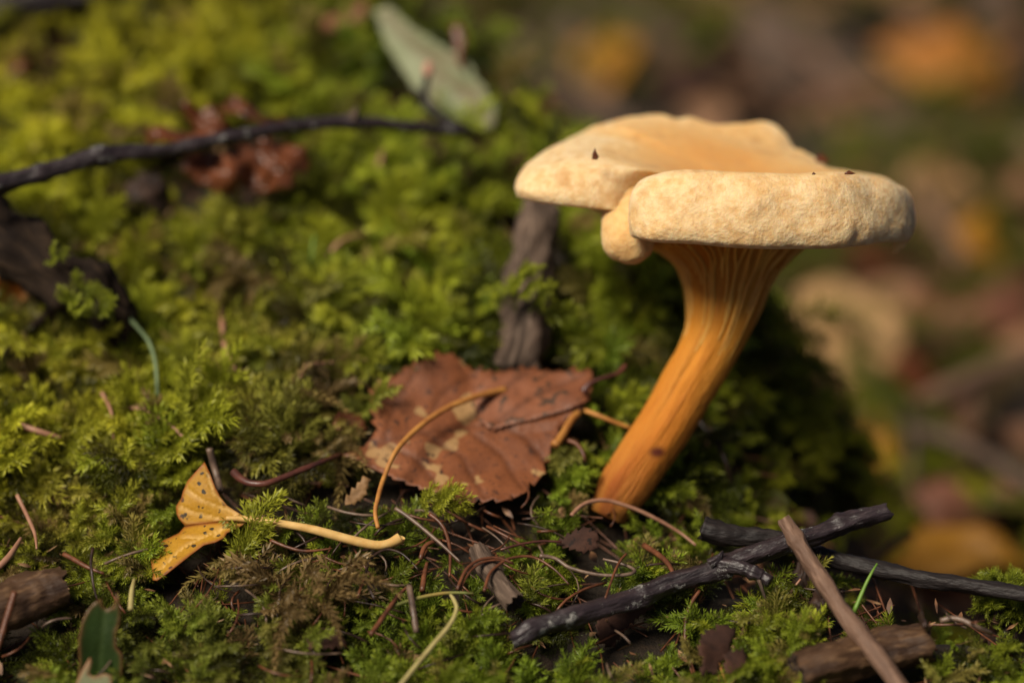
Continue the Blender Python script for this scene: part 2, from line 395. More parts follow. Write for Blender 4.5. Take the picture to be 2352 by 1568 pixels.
def loft(name, rows, mat, parent, nseg=40, nring=60, disp=.03, margin=1.0, cap_end=True, sq=1.0):
    """soft finger-like lobe: rows of px, py, depth, radius px"""
    r = cr(rows, nring); V = []
    for i in range(nring):
        p = np.array(W(r[i, 0], r[i, 1], r[i, 2])); q = np.array(W(*r[min(i+1, nring-1), :3]))-np.array(W(*r[max(i-1, 0), :3]))
        q /= np.linalg.norm(q); a = np.cross(q, np.array(FW)); a /= np.linalg.norm(a); b = np.cross(q, a)
        R = max(r[i, 3], .2)*r[i, 2]/FPX
        for j in range(nseg):
            th = 2*math.pi*j/nseg; v = p+(a*math.cos(th)+b*math.sin(th)*sq)*R
            dd = (a*math.cos(th)+b*math.sin(th)); V.append(v+dd*(disp*n3(v, 3)+.010*n3(v, 16, 4)+.006*n3(v, 34, 8)))
    F = grid_faces(nring, nseg); F.append(tuple(range((nring-1)*nseg, nring*nseg)))
    return mk(name, V, F, mat, parent, attrs={'margin': [margin]*len(V)})
loft('folded_lobe', [(1452, 440, 37.05, 40), (1442, 470, 36.95, 52), (1436, 500, 36.8, 53), (1438, 530, 36.65, 58), (1447, 558, 36.58, 60), (1456, 583, 36.55, 47), (1460, 598, 36.55, 28), (1462, 606, 36.55, 6)], M['cap'], mush, margin=.75)
loft('curled_margin_tip', [(2084, 520, 36.8, 20), (2074, 542, 36.8, 19), (2064, 560, 36.8, 14), (2057, 573, 36.8, 9), (2052, 580, 36.8, 3)], M['cap'], mush, nseg=24, nring=30, disp=.01, margin=.6, sq=.6)

# stem: slanting trumpet; rows = left x, right x measured along rows perpendicular to the lean
SR = [ # centre px, centre py, depth, half width px
 (1668, 470, 37.3, 250), (1670, 520, 37.3, 225), (1671, 550, 37.3, 192), (1672, 572, 37.3, 165), (1671, 605, 37.3, 124), (1668, 645, 37.3, 102), (1661, 700, 37.28, 84), (1644, 765, 37.25, 71), (1616, 825, 37.2, 66),
 (1581, 885, 37.15, 65), (1550, 938, 37.1, 65), (1512, 1000, 37.0, 64), (1476, 1053, 36.92, 62), (1446, 1098, 36.88, 61), (1426, 1130, 36.86, 57), (1411, 1155, 36.85, 50), (1396, 1186, 36.85, 42)]
NSR = 200; SRr = cr(SR, NSR)
_SF = {}
def stem_frame(t):
    k = round(t, 5)
    if k not in _SF: _SF[k] = _stem_frame(t)
    return _SF[k]
def _stem_frame(t):
    i = min(max(t*(NSR-1), 0), NSR-1.001); k = int(i); f = i-k
    r = SRr[k]*(1-f)+SRr[k+1]*f
    p = np.array(W(*r[:3])); g = np.array(W(*SRr[min(k+3, NSR-1), :3]))-np.array(W(*SRr[max(k-3, 0), :3])); g /= np.linalg.norm(g)
    a = np.cross(g, np.array(FW)); a /= np.linalg.norm(a); b = np.cross(a, g)
    return p, g, a, b, r[3]*r[2]/FPX
def stem_pt(t, th, extra=0.0):
    p, g, a, b, R = stem_frame(t)
    dirv = a*math.cos(th)+b*math.sin(th)*.86
    # clefts running down the stem
    c = 0
    if t > .3:
        w = min(1, (t-.3)/.15)*min(1, (1.02-t)/.12)
        for th0, wd, dp in ((-1.98+.5*(t-.6)+.06*math.sin(t*17), .11, .045*max(.15, math.sin(t*9.5-3.6))), (-1.3-.2*(t-.5), .3, .01), (-2.5, .2, .012), (-.7, .3, .012), (1.3, .2, .05)):
            dth = (th-th0+math.pi) % (2*math.pi)-math.pi; c -= dp*w*math.exp(-(dth/wd)**2)
    if t < .62:
        rid = math.sin(th*62+2.5*math.sin(th*3+t*5)+1.2*math.sin(t*21+th*4)); c += .011*rid*min(1, max(0, (.5-t)/.3))
    return p+dirv*(R+c+extra)
def build_stem():
    nr, ns = 170, 220; V = []; AL = []; SN = []; FB = []
    sp = np.array(W(1512, 1038, 36.4))
    for i in range(nr):
        t = i/(nr-1)
        for j in range(ns):
            th = 2*math.pi*j/ns; v = stem_pt(t, th)
            d = .02*n3(v, 1.8, 1)+.006*n3(v, 9, 2)
            v = v+(v-stem_frame(t)[0])*d/.4
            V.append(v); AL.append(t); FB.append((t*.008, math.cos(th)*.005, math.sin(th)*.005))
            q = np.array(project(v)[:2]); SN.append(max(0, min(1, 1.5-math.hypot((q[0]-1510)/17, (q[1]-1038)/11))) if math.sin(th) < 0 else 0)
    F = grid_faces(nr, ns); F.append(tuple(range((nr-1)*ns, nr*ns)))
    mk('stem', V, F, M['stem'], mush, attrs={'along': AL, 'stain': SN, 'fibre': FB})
build_stem()
def build_gills():
    k = 0
    for g in range(66):
        th0 = 2*math.pi*(g+random.uniform(-.3, .3))/66
        t0, t1 = .02, random.choice((.28, .34, .39, .44, .48))+random.uniform(-.03, .03)
        n = 20; V = []; ph = random.uniform(0, 6.28); am = random.uniform(.012, .035)
        for i in range(n):
            t = t0+(t1-t0)*i/(n-1); th = th0+am*math.sin(t*34+ph)+.03*math.sin(t*9+ph)
            hgt = (.105*(1-i/(n-1))**.8+.004)*(.85+.3*math.sin(i*1.1+ph)); hw = .013/ (stem_frame(t)[4])
            V += [stem_pt(t, th-hw*1.7, -.03), stem_pt(t, th-hw, hgt*.8), stem_pt(t, th, hgt), stem_pt(t, th+hw, hgt*.8), stem_pt(t, th+hw*1.7, -.03)]
        mk('gill', V, grid_faces(n, 5, False, False), M['gill'], mush)
build_gills()

# ------------------------------------------------------------------ tubes: twigs, stalks, needles
MOSS_BLOCK = []                # pixel polygons / discs kept free of moss
def path(rows, step=.12, nmin=6):
    """rows (px, py, depth or ('g',lift), r px) -> world points and radii in cm"""
    R = []
    for px, py, d, r in rows:
        if isinstance(d, tuple): d = hit(px, py)-d[1]
        p = W(px, py, d); R.append((*p, r*d/FPX))
    R = np.array(R); L = np.sum(np.linalg.norm(np.diff(R[:, :3], axis=0), axis=1))
    return cr(R, max(nmin, int(L/step)))
def tube(name, rows, mat, parent=None, ns=10, rough=.06, knots=(), ends=True, step=.12, end_mat=None, taper=None, flat=1.0, seed=0, split_end=0.0, bend_noise=0.0):
    P = rows if isinstance(rows, np.ndarray) else path(rows, step)
    n = len(P); T = np.gradient(P[:, :3], axis=0); T /= np.linalg.norm(T, axis=1)[:, None]
    a = np.cross(T[0], [0, 0, 1.0]); 
    if np.linalg.norm(a) < 1e-3: a = np.array([1.0, 0, 0])
    a /= np.linalg.norm(a); V = []; BK = []; s = 0
    for i in range(n):
        a = a-T[i]*np.dot(a, T[i]); a /= np.linalg.norm(a); b = np.cross(T[i], a)
        if i: s += np.linalg.norm(P[i, :3]-P[i-1, :3])
        r = P[i, 3]
        kk = 1.0
        for (ks, kw, ka) in knots: kk += ka*math.exp(-((i/(n-1)-ks)/kw)**2)
        off = np.zeros(3)
        if bend_noise: off = bend_noise*np.array([n3((s, seed, 0), .8, 1), n3((s, seed, 5), .8, 2), n3((s, seed, 9), .8, 3)])
        for j in range(ns):
            th = 2*math.pi*j/ns; d = a*math.cos(th)+b*math.sin(th)*flat
            rr = r*kk*(1+rough*2*n3((s*1.2+seed, math.cos(th)*1.2, math.sin(th)*1.2), 1.6)+rough*n3((s*4+seed, math.cos(th)*2, math.sin(th)*2), 2.2))
            sh = 0
            if split_end and i in (0, n-1): sh = split_end*r*n3((math.cos(th)*2, math.sin(th)*2, seed+i), 2.2)*(1 if i else -1)
            V.append(P[i, :3]+off+d*rr+T[i]*sh); BK.append((s*.25*S, r*math.cos(th)*S, r*math.sin(th)*S))
    F = grid_faces(n, ns)
    if ends and not end_mat:
        F.append(tuple(reversed(range(ns)))); F.append(tuple(range((n-1)*ns, n*ns)))
    o = mk(name, V, F, mat, parent, attrs={'bark': BK}) if parent is not None else mk(name, V, F, mat, origin=P[0, :3], attrs={'bark': BK})
    if end_mat:                                    # recessed broken ends as parts
        for e, sg in ((0, -1), (n-1, 1)):
            ring = np.array(V[e*ns:(e+1)*ns]); c = ring.mean(0); EV = [c-T[e]*sg*P[e, 3]*.35]; EF = []
            for q, fr in enumerate((.45, .8, 1.0)):
                for j in range(ns):
                    d = ring[j]-c; EV.append(c+d*fr*.995-T[e]*sg*P[e, 3]*(.3*(1-fr)+.28*n3(ring[j]*1.0, 9, q+seed)*(fr < 1)+.0))
            for j in range(ns): EF.append((0, 1+j, 1+(j+1) % ns) if sg > 0 else (0, 1+(j+1) % ns, 1+j))
            for q in range(2):
                for j in range(ns):
                    A = 1+q*ns+j; B = 1+q*ns+(j+1) % ns; EF.append((A, A+ns, B+ns, B) if sg > 0 else (A, B, B+ns, A+ns))
            mk('broken_end', EV, EF, end_mat, o, smooth=False)
    return o
def thing_tube(name, rows, mat, label, cat, group=None, **kw):
    return tag(tube(name, rows, mat, **kw), label, cat, group)

# twigs in front
A = thing_tube('twig', [(1176, 1474, 34.15, 18.7), (1235, 1446, 34.2, 22.0), (1310, 1419, 34.35, 23.1), (1440, 1377, 34.8, 23.1), (1540, 1337, 34.95, 24.2), (1640, 1306, 35.1, 25.3), (1700, 1284, 35.15, 23.1), (1800, 1250, 35.25, 22.0), (1880, 1228, 35.4, 20.9), (1960, 1199, 35.5, 20.9), (2040, 1172, 35.6, 19.8)],
    M['bark_dark'], 'dark bark twig with pale lichen flecks and a stubby side spur', 'twig', ns=18, step=.05, knots=((.54, .02, .25), (.72, .015, .2), (.2, .02, .18), (.33, .012, .2), (.86, .012, .2), (.08, .02, .2)), end_mat=M['wood_end'], split_end=.8, rough=.17, seed=3, bend_noise=.05)
tube('side_spur', [(1650, 1296, 35.05, 15), (1690, 1300, 34.95, 17), (1715, 1307, 34.9, 15), (1735, 1316, 34.85, 17), (1750, 1323, 34.85, 13), (1768, 1336, 34.8, 15)], M['bark_dark'], A, ns=14, step=.03, knots=((.35, .05, .18), (.55, .05, .2), (.75, .05, .2)), rough=.12, seed=5)
tube('thorn', [(1742, 1330, 34.8, 5), (1750, 1352, 34.8, 4), (1760, 1380, 34.85, 3)], M['bark_grey'], A, ns=8, step=.05)
tube('bark_splinter', [(1630, 1296, 35.0, 14), (1652, 1280, 35.0, 9), (1660, 1264, 35.0, 2)], M['bark_dark'], A, ns=8, step=.04)
thing_tube('twig', [(1612, 1216, 35.75, 23), (1640, 1222, 35.72, 25), (1700, 1231, 35.7, 22), (1790, 1240, 35.7, 20), (1882, 1274, 35.75, 20), (1976, 1303, 35.6, 20), (2107, 1326, 35.3, 19), (2257, 1352, 35.0, 18), (2420, 1380, 34.7, 18)],
    M['bark_black'], 'black blunt-ended twig running under the lichen-flecked twig', 'twig', ns=18, step=.06, knots=((.03, .03, .15), (.3, .02, .2), (.5, .015, .2), (.68, .015, .15)), end_mat=M['wood_end'], split_end=.9, rough=.17, seed=9, bend_noise=.05)
thing_tube('twig', [(1796, 1194, 34.9, 17), (1830, 1243, 34.75, 20), (1882, 1316, 34.5, 20), (1939, 1404, 34.2, 20), (1995, 1477, 33.9, 21), (2062, 1568, 33.5, 22), (2130, 1660, 33.1, 22)],
    M['bark_tan'], 'tan knobbly twig laid across the two dark twigs', 'twig', ns=16, step=.06, knots=((.15, .03, .2), (.38, .04, .15), (.6, .03, .15)), end_mat=M['tan_end'], split_end=.4, rough=.10, seed=12, bend_noise=.06)
# twig lifted over the moss, upper left
U = thing_tube('twig', [(-60, 440, 37.5, 21), (0, 424, 37.7, 20), (117, 391, 38.0, 19), (248, 354, 38.3, 19), (375, 346, 38.6, 16), (516, 318, 38.9, 15), (656, 292, 39.3, 14), (806, 280, 39.7, 14), (937, 290, 40.1, 13), (1060, 303, 40.6, 12)],
    M['bark_dark'], 'long dark twig with knots raised above the moss', 'twig', ns=16, step=.07, knots=((.32, .015, .35), (.1, .04, .1), (.78, .012, .4), (.5, .012, .2), (.2, .012, .2)), end_mat=M['wood_end'], rough=.15, seed=17)
tube('bud_knot', [(806, 284, 39.7, 10), (812, 268, 39.65, 12), (818, 256, 39.65, 9), (820, 246, 39.65, 4)], M['bark_grey'], U, ns=10, step=.04)
T2 = thing_tube('twig', [(982, 168, 41.2, 8), (976, 205, 41.1, 9), (978, 240, 41.0, 10), (1010, 268, 40.9, 11), (1075, 303, 40.8, 12)],
    M['bark_black'], 'short black upright twig with a pink bud at its tip', 'twig', ns=10, seed=21)
tube('bud', [(982, 176, 41.15, 9), (983, 162, 41.15, 12), (984, 150, 41.15, 10), (985, 142, 41.15, 3)], M['pinkbud'], T2, ns=10, step=.05)
# thick rotten branch at left
thing_tube('branch', [(-120, 400, 39.0, 70), (-20, 490, 38.6, 70), (80, 580, 38.3, 68), (170, 655, 38.15, 62), (240, 712, 38.15, 54), (295, 757, 38.3, 40)],
    M['bark_log'], 'thick dark rotten branch sinking into the moss', 'branch', ns=26, step=.09, end_mat=M['wood_end'], rough=.24, seed=25, split_end=.9, knots=((.62, .05, .14), (.35, .04, .1)), bend_noise=.18)
thing_tube('twig', [(130, 700, 38.6, 9), (95, 733, 38.5, 10), (56, 765, 38.3, 10), (0, 838, 38.0, 9), (-30, 880, 37.9, 9)], M['bark_log'], 'thin dark twig poking out below the thick rotten branch', 'twig', ns=10, seed=27)
# stub behind the red leaf
thing_tube('branch_stub', [(1250, 468, 40.1, 17.6), (1244, 482, 40.0, 37.0), (1238, 516, 39.8, 44.9), (1230, 600, 39.35, 48.4), (1214, 700, 38.85, 49.3), (1198, 785, 38.55, 54.6), (1184, 850, 38.6, 56.3), (1176, 900, 38.5, 54.6)],
    M['bark_grey'], 'grey-brown rounded branch stub standing behind the red-brown birch leaf', 'branch stub', ns=30, step=.06, knots=((.6, .04, .06), (.85, .05, .08)), rough=.2, seed=31, bend_noise=.14)
# small cut twig in the middle foreground
thing_tube('twig_piece', [(1098, 1262, ('g', .5), 22), (1112, 1290, ('g', .52), 25), (1135, 1325, ('g', .55), 25), (1160, 1358, ('g', .58), 26), (1183, 1384, ('g', .6), 27)],
    M['bark_grey'], 'short dark twig piece with a hollow broken end among pine needles', 'twig', ns=22, step=.05, knots=((.35, .04, .12),), end_mat=M['wood_end'], split_end=.5, rough=.06, seed=35)
# split wood
thing_tube('wood_piece', [(-80, 1428, ('g', .55), 56), (0, 1398, ('g', .55), 54), (60, 1374, ('g', .55), 52), (110, 1356, ('g', .55), 50), (150, 1344, ('g', .55), 48)],
    M['wood'], 'broken stub of weathered brown wood beside the torn green leaf', 'wood', ns=26, step=.06, end_mat=M['wood_end'], split_end=.35, rough=.14, seed=38)
thing_tube('wood_piece', [(1830, 1545, ('g', .2), 44), (1900, 1523, ('g', .2), 48), (1980, 1505, ('g', .2), 50), (2060, 1492, ('g', .2), 50), (2134, 1480, ('g', .2), 46)],
    M['wood'], 'split length of grey-brown wood lying under the tan twig', 'wood', ns=26, step=.07, end_mat=M['wood_end'], split_end=.4, rough=.16, seed=41)
def lump(name, px, py, d, rx, ry, rz, mat, label, cat, seed, rough=.3, parent=None, subdiv=22):
    c = np.array(W(px, py, d)); V = []; n = subdiv
    for i in range(n+1):
        ph = math.pi*i/n
        for j in range(2*n):
            th = math.pi*j/n; q = np.array((math.sin(ph)*math.cos(th), math.sin(ph)*math.sin(th), math.cos(ph)))
            k = 1+rough*n3(q, 1.6, seed)+rough*.6*n3(q, 4, seed)+rough*.35*n3(q, 9, seed)
            V.append(c+q*k*np.array((rx, ry, rz)))
    o = mk(name, V, grid_faces(n+1, 2*n), mat, parent)
    return tag(o, label, cat) if parent is None else o
lump('rotten_wood', 1858, 1350, 35.6, .26, .25, .48, M['rot'], 'crumbling dark chunk of rotten wood under the crossing twigs', 'wood', 3, .55)
lump('rotten_wood', 1890, 1385, 35.0, .16, .16, .2, M['rot'], 'small knobbly dark wood crumb beneath the tan twig', 'wood', 8, .5)
lump('rotten_wood', 2305, 1432, 35.7, .32, .3, .42, M['rot'], 'dark rotten wood lump capped with a moss tuft', 'wood', 14, .55)
lump('cone_scale', 1783, 1172, 39.2, .17, .17, .2, M['acorn'], 'round brown cone fragment behind the twig crossing', 'cone fragment', 5, .2)
lump('cone_scale', 1848, 1195, 39.6, .19, .16, .14, M['acorn'], 'flat brown cone fragment beside the round one', 'cone fragment', 6, .25)
lump('wood_shard', 336, 458, 40.6, .30, .2, .40, M['rot'], 'black wood shard stuck in moss below the raised twig', 'wood', 18, .5)

# ------------------------------------------------------------------ leaves
def in_poly(x, y, poly):
    c = False; n = len(poly)
    for i in range(n):
        x0, y0 = poly[i]; x1, y1 = poly[i-1]
        if (y0 > y) != (y1 > y) and x < (x1-x0)*(y-y0)/(y1-y0)+x0: c = not c
    return c
def serrate(poly, tooth, amp, skip=()):
    """cut irregular saw teeth along the outline"""
    out = []; n = len(poly); cx = sum(p[0] for p in poly)/n; cy = sum(p[1] for p in poly)/n
    for i in range(n):
        a, b = Vector(poly[i]), Vector(poly[(i+1) % n]); L = (b-a).length; m = max(1, round(L/tooth))
        nrm = Vector(((b-a).y, -(b-a).x)); nrm.normalize()
        if nrm.dot((a+b)/2-Vector((cx, cy))) < 0: nrm = -nrm
        for k in range(m):
            p = a.lerp(b, k/m); q = a.lerp(b, (k+.84)/m)
            sc = 0 if i in skip else amp*random.uniform(.5, 1.25)
            out.append((p.x-nrm.x*sc*.2, p.y-nrm.y*sc*.2)); 
            if sc or m > 1: out.append((q.x+nrm.x*sc, q.y+nrm.y*sc))
    return out
def seg_dist(x, y, a, b):
    ax, ay = a; bx, by = b; L2 = (bx-ax)**2+(by-ay)**2
    t = max(0, min(1, ((x-ax)*(bx-ax)+(y-ay)*(by-ay))/L2)) if L2 else 0
    return math.hypot(x-ax-t*(bx-ax), y-ay-t*(by-ay))
def leaf_mesh(name, outline, p0, normal, mat, veins=(), parent=None, grid=9, thick=.012, bend=None, vein_w=5, origin=None, wob=.03, block=True, edge_w=8, wobf=1.0):
    """outline in photo pixels, laid on the plane through p0=(px,py,depth) with the given normal, then bent"""
    nrm = np.array(normal, float); nrm /= np.linalg.norm(nrm)
    if np.dot(nrm, np.array(FW)) > 0: nrm = -nrm
    P0 = np.array(W(*p0)); cam = np.array(CAM)
    if block: MOSS_BLOCK.append(outline)
    def at(x, y):
        dr = np.array(FW+RT*((x-CX)/FPX)-UP*((y-CY)/FPX)); return cam+dr*(np.dot(nrm, P0-cam)/np.dot(nrm, dr))
    xs = [p[0] for p in outline]; ys = [p[1] for p in outline]
    pts = [Vector(p) for p in outline]; no = len(outline)
    OA = np.array(outline, float); OB = np.roll(OA, -1, axis=0)
    def odist(Q, A, B):
        Q = np.asarray(Q, float)[:, None, :]; AB = (B-A)[None]; t = np.clip(((Q-A[None])*AB).sum(-1)/np.maximum((AB**2).sum(-1), 1e-9), 0, 1)
        return np.sqrt(((Q-A[None]-t[..., None]*AB)**2).sum(-1)).min(1)
    Q = []; y = min(ys)+grid*.5; row = 0
    while y < max(ys):
        x = min(xs)+(grid*.5 if row % 2 else 0)
        while x < max(xs):
            if in_poly(x, y, outline): Q.append((x, y))
            x += grid
        y += grid*.87; row += 1
    if Q:
        for (x, y), dd in zip(Q, odist(Q, OA, OB)):
            if dd > grid*.45: pts.append(Vector((x+random.uniform(-.2, .2)*grid, y+random.uniform(-.2, .2)*grid)))
    r = delaunay_2d_cdt(pts, [], [list(range(no))], 1, 1e-4)
    vv, ff = r[0], r[2]
    sc = p0[2]/FPX; V = []; VE = []; ED = []
    VQ = [(q.x, q.y) for q in vv]; EDD = odist(VQ, OA, OB)
    sg = [(v[i], v[i+1]) for v in veins for i in range(len(v)-1)]
    DVV = odist(VQ, np.array([a for a, b in sg], float), np.array([b for a, b in sg], float)) if sg else np.full(len(VQ), 1e3)
    for q, ed, dv in zip(vv, EDD, DVV):
        p = at(q.x, q.y)
        vf = math.exp(-(dv/vein_w)**2); VE.append(vf)
        ED.append(math.exp(-(ed/edge_w)**2))
        h = wob*(n3(p, .9*wobf, 4)+.45*n3(p, 2.6*wobf, 8))*2-.022*vf*(1 if wob > 0 else 0)
        if bend: h += bend(q.x, q.y)
        V.append(p+nrm*h)
    V = np.array(V); n = len(V)
    F = []
    for f in ff:
        a, b, c = V[f[0]], V[f[1]], V[f[2]]
        F.append(tuple(f) if np.dot(np.cross(b-a, c-a), nrm) > 0 else (f[0], f[2], f[1]))
    cnt = {}
    for f in F:
        for i in range(3):
            e = (f[i], f[(i+1) % 3]); cnt[e] = 1
    side = [(b, a, a+n, b+n) for (a, b) in cnt if (b, a) not in cnt]
    VV = np.concatenate([V, V-nrm*thick]); FF = F+[(c+n, b+n, a+n) for a, b, c in F]+side
    return mk(name, VV, FF, mat, parent, origin=None if parent is not None else V[0], attrs={'vein': VE+VE, 'edge': ED+ED})
def ground_normal(px, py, lean=0.0):
    d = hit(px, py); p = W(px, py, d); e = .8
    gx = float(Hz(p.x+e, p.y)-Hz(p.x-e, p.y))/(2*e); gy = float(Hz(p.x, p.y+e)-Hz(p.x, p.y-e))/(2*e)
    v = Vector((-gx, -gy, 1)).normalized(); return (v*(1-lean)-FW*lean).normalized(), d

# red-brown birch leaf
birch_poly = [(786, 1042), (838, 1022), (866, 985), (858, 935), (855, 890), (905, 868), (940, 848), (985, 836), (1012, 824), (1045, 826), (1085, 850), (1130, 862), (1205, 856), (1290, 866), (1356, 872), (1352, 915), (1345, 940),
              (1318, 955), (1282, 990), (1265, 1030), (1250, 1062), (1246, 1095), (1215, 1110), (1208, 1140), (1172, 1140), (1165, 1158), (1100, 1156), (1050, 1160), (1010, 1140), (960, 1122), (900, 1095), (850, 1072)]
nb, db = ground_normal(1080, 990, .18)
birch = tag(empty('birch_leaf', W(786, 1042, db-.25)), 'red-brown birch leaf with toothed edge and tan blotches beside the mushroom', 'leaf')
mid = [(786, 1042), (900, 1010), (1050, 985), (1190, 965), (1345, 950)]
bveins = [mid, [(880, 1016), (905, 930), (960, 850)], [(960, 1000), (1010, 910), (1090, 856)], [(1050, 985), (1130, 915), (1210, 862)], [(1140, 973), (1230, 915), (1330, 880)], [(880, 1016), (960, 1060), (1010, 1130)], [(970, 998), (1060, 1050), (1110, 1150)], [(1070, 982), (1150, 1040), (1200, 1130)], [(1150, 970), (1210, 1010), (1250, 1060)]]
def birch_bend(x, y):
    h = .10*math.exp(-((x-1010)**2+(y-850)**2)/(90**2))+.10*math.exp(-((x-1340)/60)**2)
    # upper-right half folded a little over the lower half
    if y < 985 and x > 1090: h += .07*min(1, (x-1090)/120)
    h += .10*max(0, (y-1080)/80)-.05*math.exp(-((x-1080)/30)**2)*(1 if y < 960 else .2)
    return h
leaf_mesh('blade', serrate(birch_poly, 27, 12, skip=(0, 1, 30, 31)), (1080, 990, db-.45), nb, M['birch'], bveins, birch, grid=8, bend=birch_bend, wob=.035)
tube('petiole', [(800, 1040, db-.42, 8), (750, 1056, hit(750, 1056)-.55, 6), (700, 1076, hit(700, 1076)-.6, 7), (650, 1096, hit(650, 1096)-.6, 7), (610, 1110, hit(610, 1110)-.6, 8), (575, 1109, hit(575, 1109)-.6, 8), (552, 1098, hit(552, 1098)-.6, 9), (537, 1084, hit(537, 1084)-.6, 10)], M['stalk_dark'], birch, ns=10, step=.05)
tube('leaf_tip', [(1340, 900, db-.25, 12), (1356, 880, db-.25, 6), (1390, 866, db-.2, 5), (1420, 856, db-.1, 6), (1436, 840, db, 7)], M['stalk_dark'], birch, ns=8, step=.05)
fold_poly = [(1100, 962), (1088, 900), (1112, 868), (1205, 854), (1290, 864), (1358, 872), (1354, 915), (1346, 938), (1318, 950), (1290, 956), (1262, 960), (1238, 966), (1210, 970), (1186, 974), (1160, 977), (1130, 984)]
M['birch_back'] = m_leaf('birch_leaf_underside', (.17, .058, .026), (.28, .10, .045), (.05, .03, .018), .56, None, trans=.08, rough=.5)
leaf_mesh('folded_half', serrate(fold_poly, 16, 4), (1080, 990, db-.52), nb, M['birch_back'], bveins[3:5], birch, grid=8, bend=lambda x, y: birch_bend(x, y), wob=.035, block=False)
# yellow leaf
ny, dy = ground_normal(480, 1200, .45)
dy = 35.55
yel = tag(empty('yellow_leaf', W(574, 1192, dy)), 'folded golden-yellow leaf with black spots and a long pale stalk', 'leaf')
up_poly = [(471, 1061), (452, 1082), (431, 1104), (420, 1128), (416, 1143), (403, 1162), (404, 1178), (409, 1190), (424, 1207), (450, 1204), (500, 1199), (574, 1192), (551, 1180), (521, 1160), (506, 1140), (495, 1118), (484, 1088)]
lo_poly = [(574, 1190), (500, 1197), (450, 1202), (422, 1207), (410, 1224), (375, 1241), (352, 1264), (345, 1278), (350, 1310), (352, 1334), (362, 1336), (385, 1322), (412, 1302), (440, 1278), (469, 1254), (495, 1246), (514, 1234), (520, 1222), (555, 1205)]
_f = (W(424, 1206, dy+.12)-W(574, 1191, dy)).normalized(); _n0 = (-FW-_f*(-FW).dot(_f)).normalized(); _m = _f.cross(_n0)
if _m.z < 0: _m = -_m
_hinge = (574, 1191, dy)
leaf_mesh('upper_lobe', up_poly, _hinge, _n0*math.cos(.15)+_m*math.sin(.15), M['yellow'], [[(574, 1192), (470, 1150), (425, 1120)], [(540, 1185), (490, 1130), (472, 1070)], [(500, 1190), (440, 1175), (410, 1160)]], yel, grid=6, wob=.015, vein_w=2.5, edge_w=5, bend=lambda x, y: .05*math.sin((x-400)/40)*min(1, max(0, (1196-y)/40)))
leaf_mesh('lower_lobe', lo_poly, _hinge, _n0*math.cos(.75)+_m*math.sin(.75), M['yellow'], [[(574, 1192), (500, 1215), (420, 1260), (362, 1320)], [(520, 1205), (490, 1230)], [(460, 1235), (420, 1235)]], yel, grid=6, wob=.02, vein_w=2.5, edge_w=5, bend=lambda x, y: .06*math.sin((x-340)/60)*min(1, max(0, (y-1206)/40)))
tube('petiole', [(520, 1190, dy-.03, 5), (574, 1192, dy-.05, 8), (640, 1201, dy-.15, 9), (720, 1216, dy-.25, 10), (800, 1238, dy-.3, 11), (860, 1251, dy-.32, 11), (892, 1248, dy-.32, 11), (918, 1236, dy-.3, 13), (922, 1233, dy-.3, 8)], M['stalk_yellow'], yel, ns=12, step=.04, rough=.03)
# torn green leaf at lower left
gl = tag(empty('green_leaf', W(230, 1640, 33.6)), 'torn dark green leaf standing upright with a pale eaten flap', 'leaf')
g_poly = [(170, 1650), (176, 1568), (182, 1520), (180, 1462), (188, 1426), (200, 1402), (214, 1385), (232, 1374), (236, 1392), (246, 1399), (259, 1392), (266, 1372), (270, 1354), (274, 1375), (277, 1398), (276, 1424), (266, 1455), (267, 1482), (281, 1497), (280, 1560), (278, 1650)]
leaf_mesh('blade', g_poly, (230, 1500, 33.7), (.15, -.9, .25), M['green'], [[(228, 1650), (228, 1520), (240, 1400)]], gl, grid=8, bend=lambda x, y: .06*((x-230)/50)**2, edge_w=5, wob=.02)
leaf_mesh('pale_flap', [(166, 1650), (174, 1568), (190, 1535), (206, 1508), (212, 1518), (204, 1545), (215, 1553), (240, 1545), (256, 1549), (258, 1568), (258, 1650)], (210, 1560, 33.45), (.1, -.9, .35), M['flap'], [], gl, grid=8, edge_w=5, wob=.015)
# pale green leaf on the crest of the bank
npg, dpg = ground_normal(960, 200, .35)
dpg = min(dpg, 45.5)
pg = tag(empty('pale_green_leaf', W(1120, 280, dpg-1)), 'pale grey-green leaf with brown midrib propped behind the raised twig', 'leaf')
pg_poly = [(862, 20), (900, 18), (940, 62), (990, 92), (1030, 120), (1060, 130), (1090, 175), (1120, 215), (1140, 255), (1128, 290), (1090, 288), (1050, 272), (1010, 240), (975, 215), (940, 180), (905, 130), (880, 85)]
leaf_mesh('blade', serrate(pg_poly, 38, 7), (1000, 160, dpg-1.1), (-.1, -.75, .55), M['palegreen'], [[(880, 30), (1000, 150), (1130, 280)], [(960, 110), (1060, 150)], [(1000, 150), (1000, 225)], [(1050, 200), (1110, 215)]], pg, grid=12, vein_w=11, bend=lambda x, y: .10*math.sin((x-y)/70))
leaf_mesh('brown_edge', [(1035, 60), (1060, 55), (1072, 90), (1062, 130), (1068, 165), (1052, 150), (1046, 110)], (1050, 110, dpg-1.25), (-.1, -.75, .55), M['redbrown'], [], pg, grid=10)
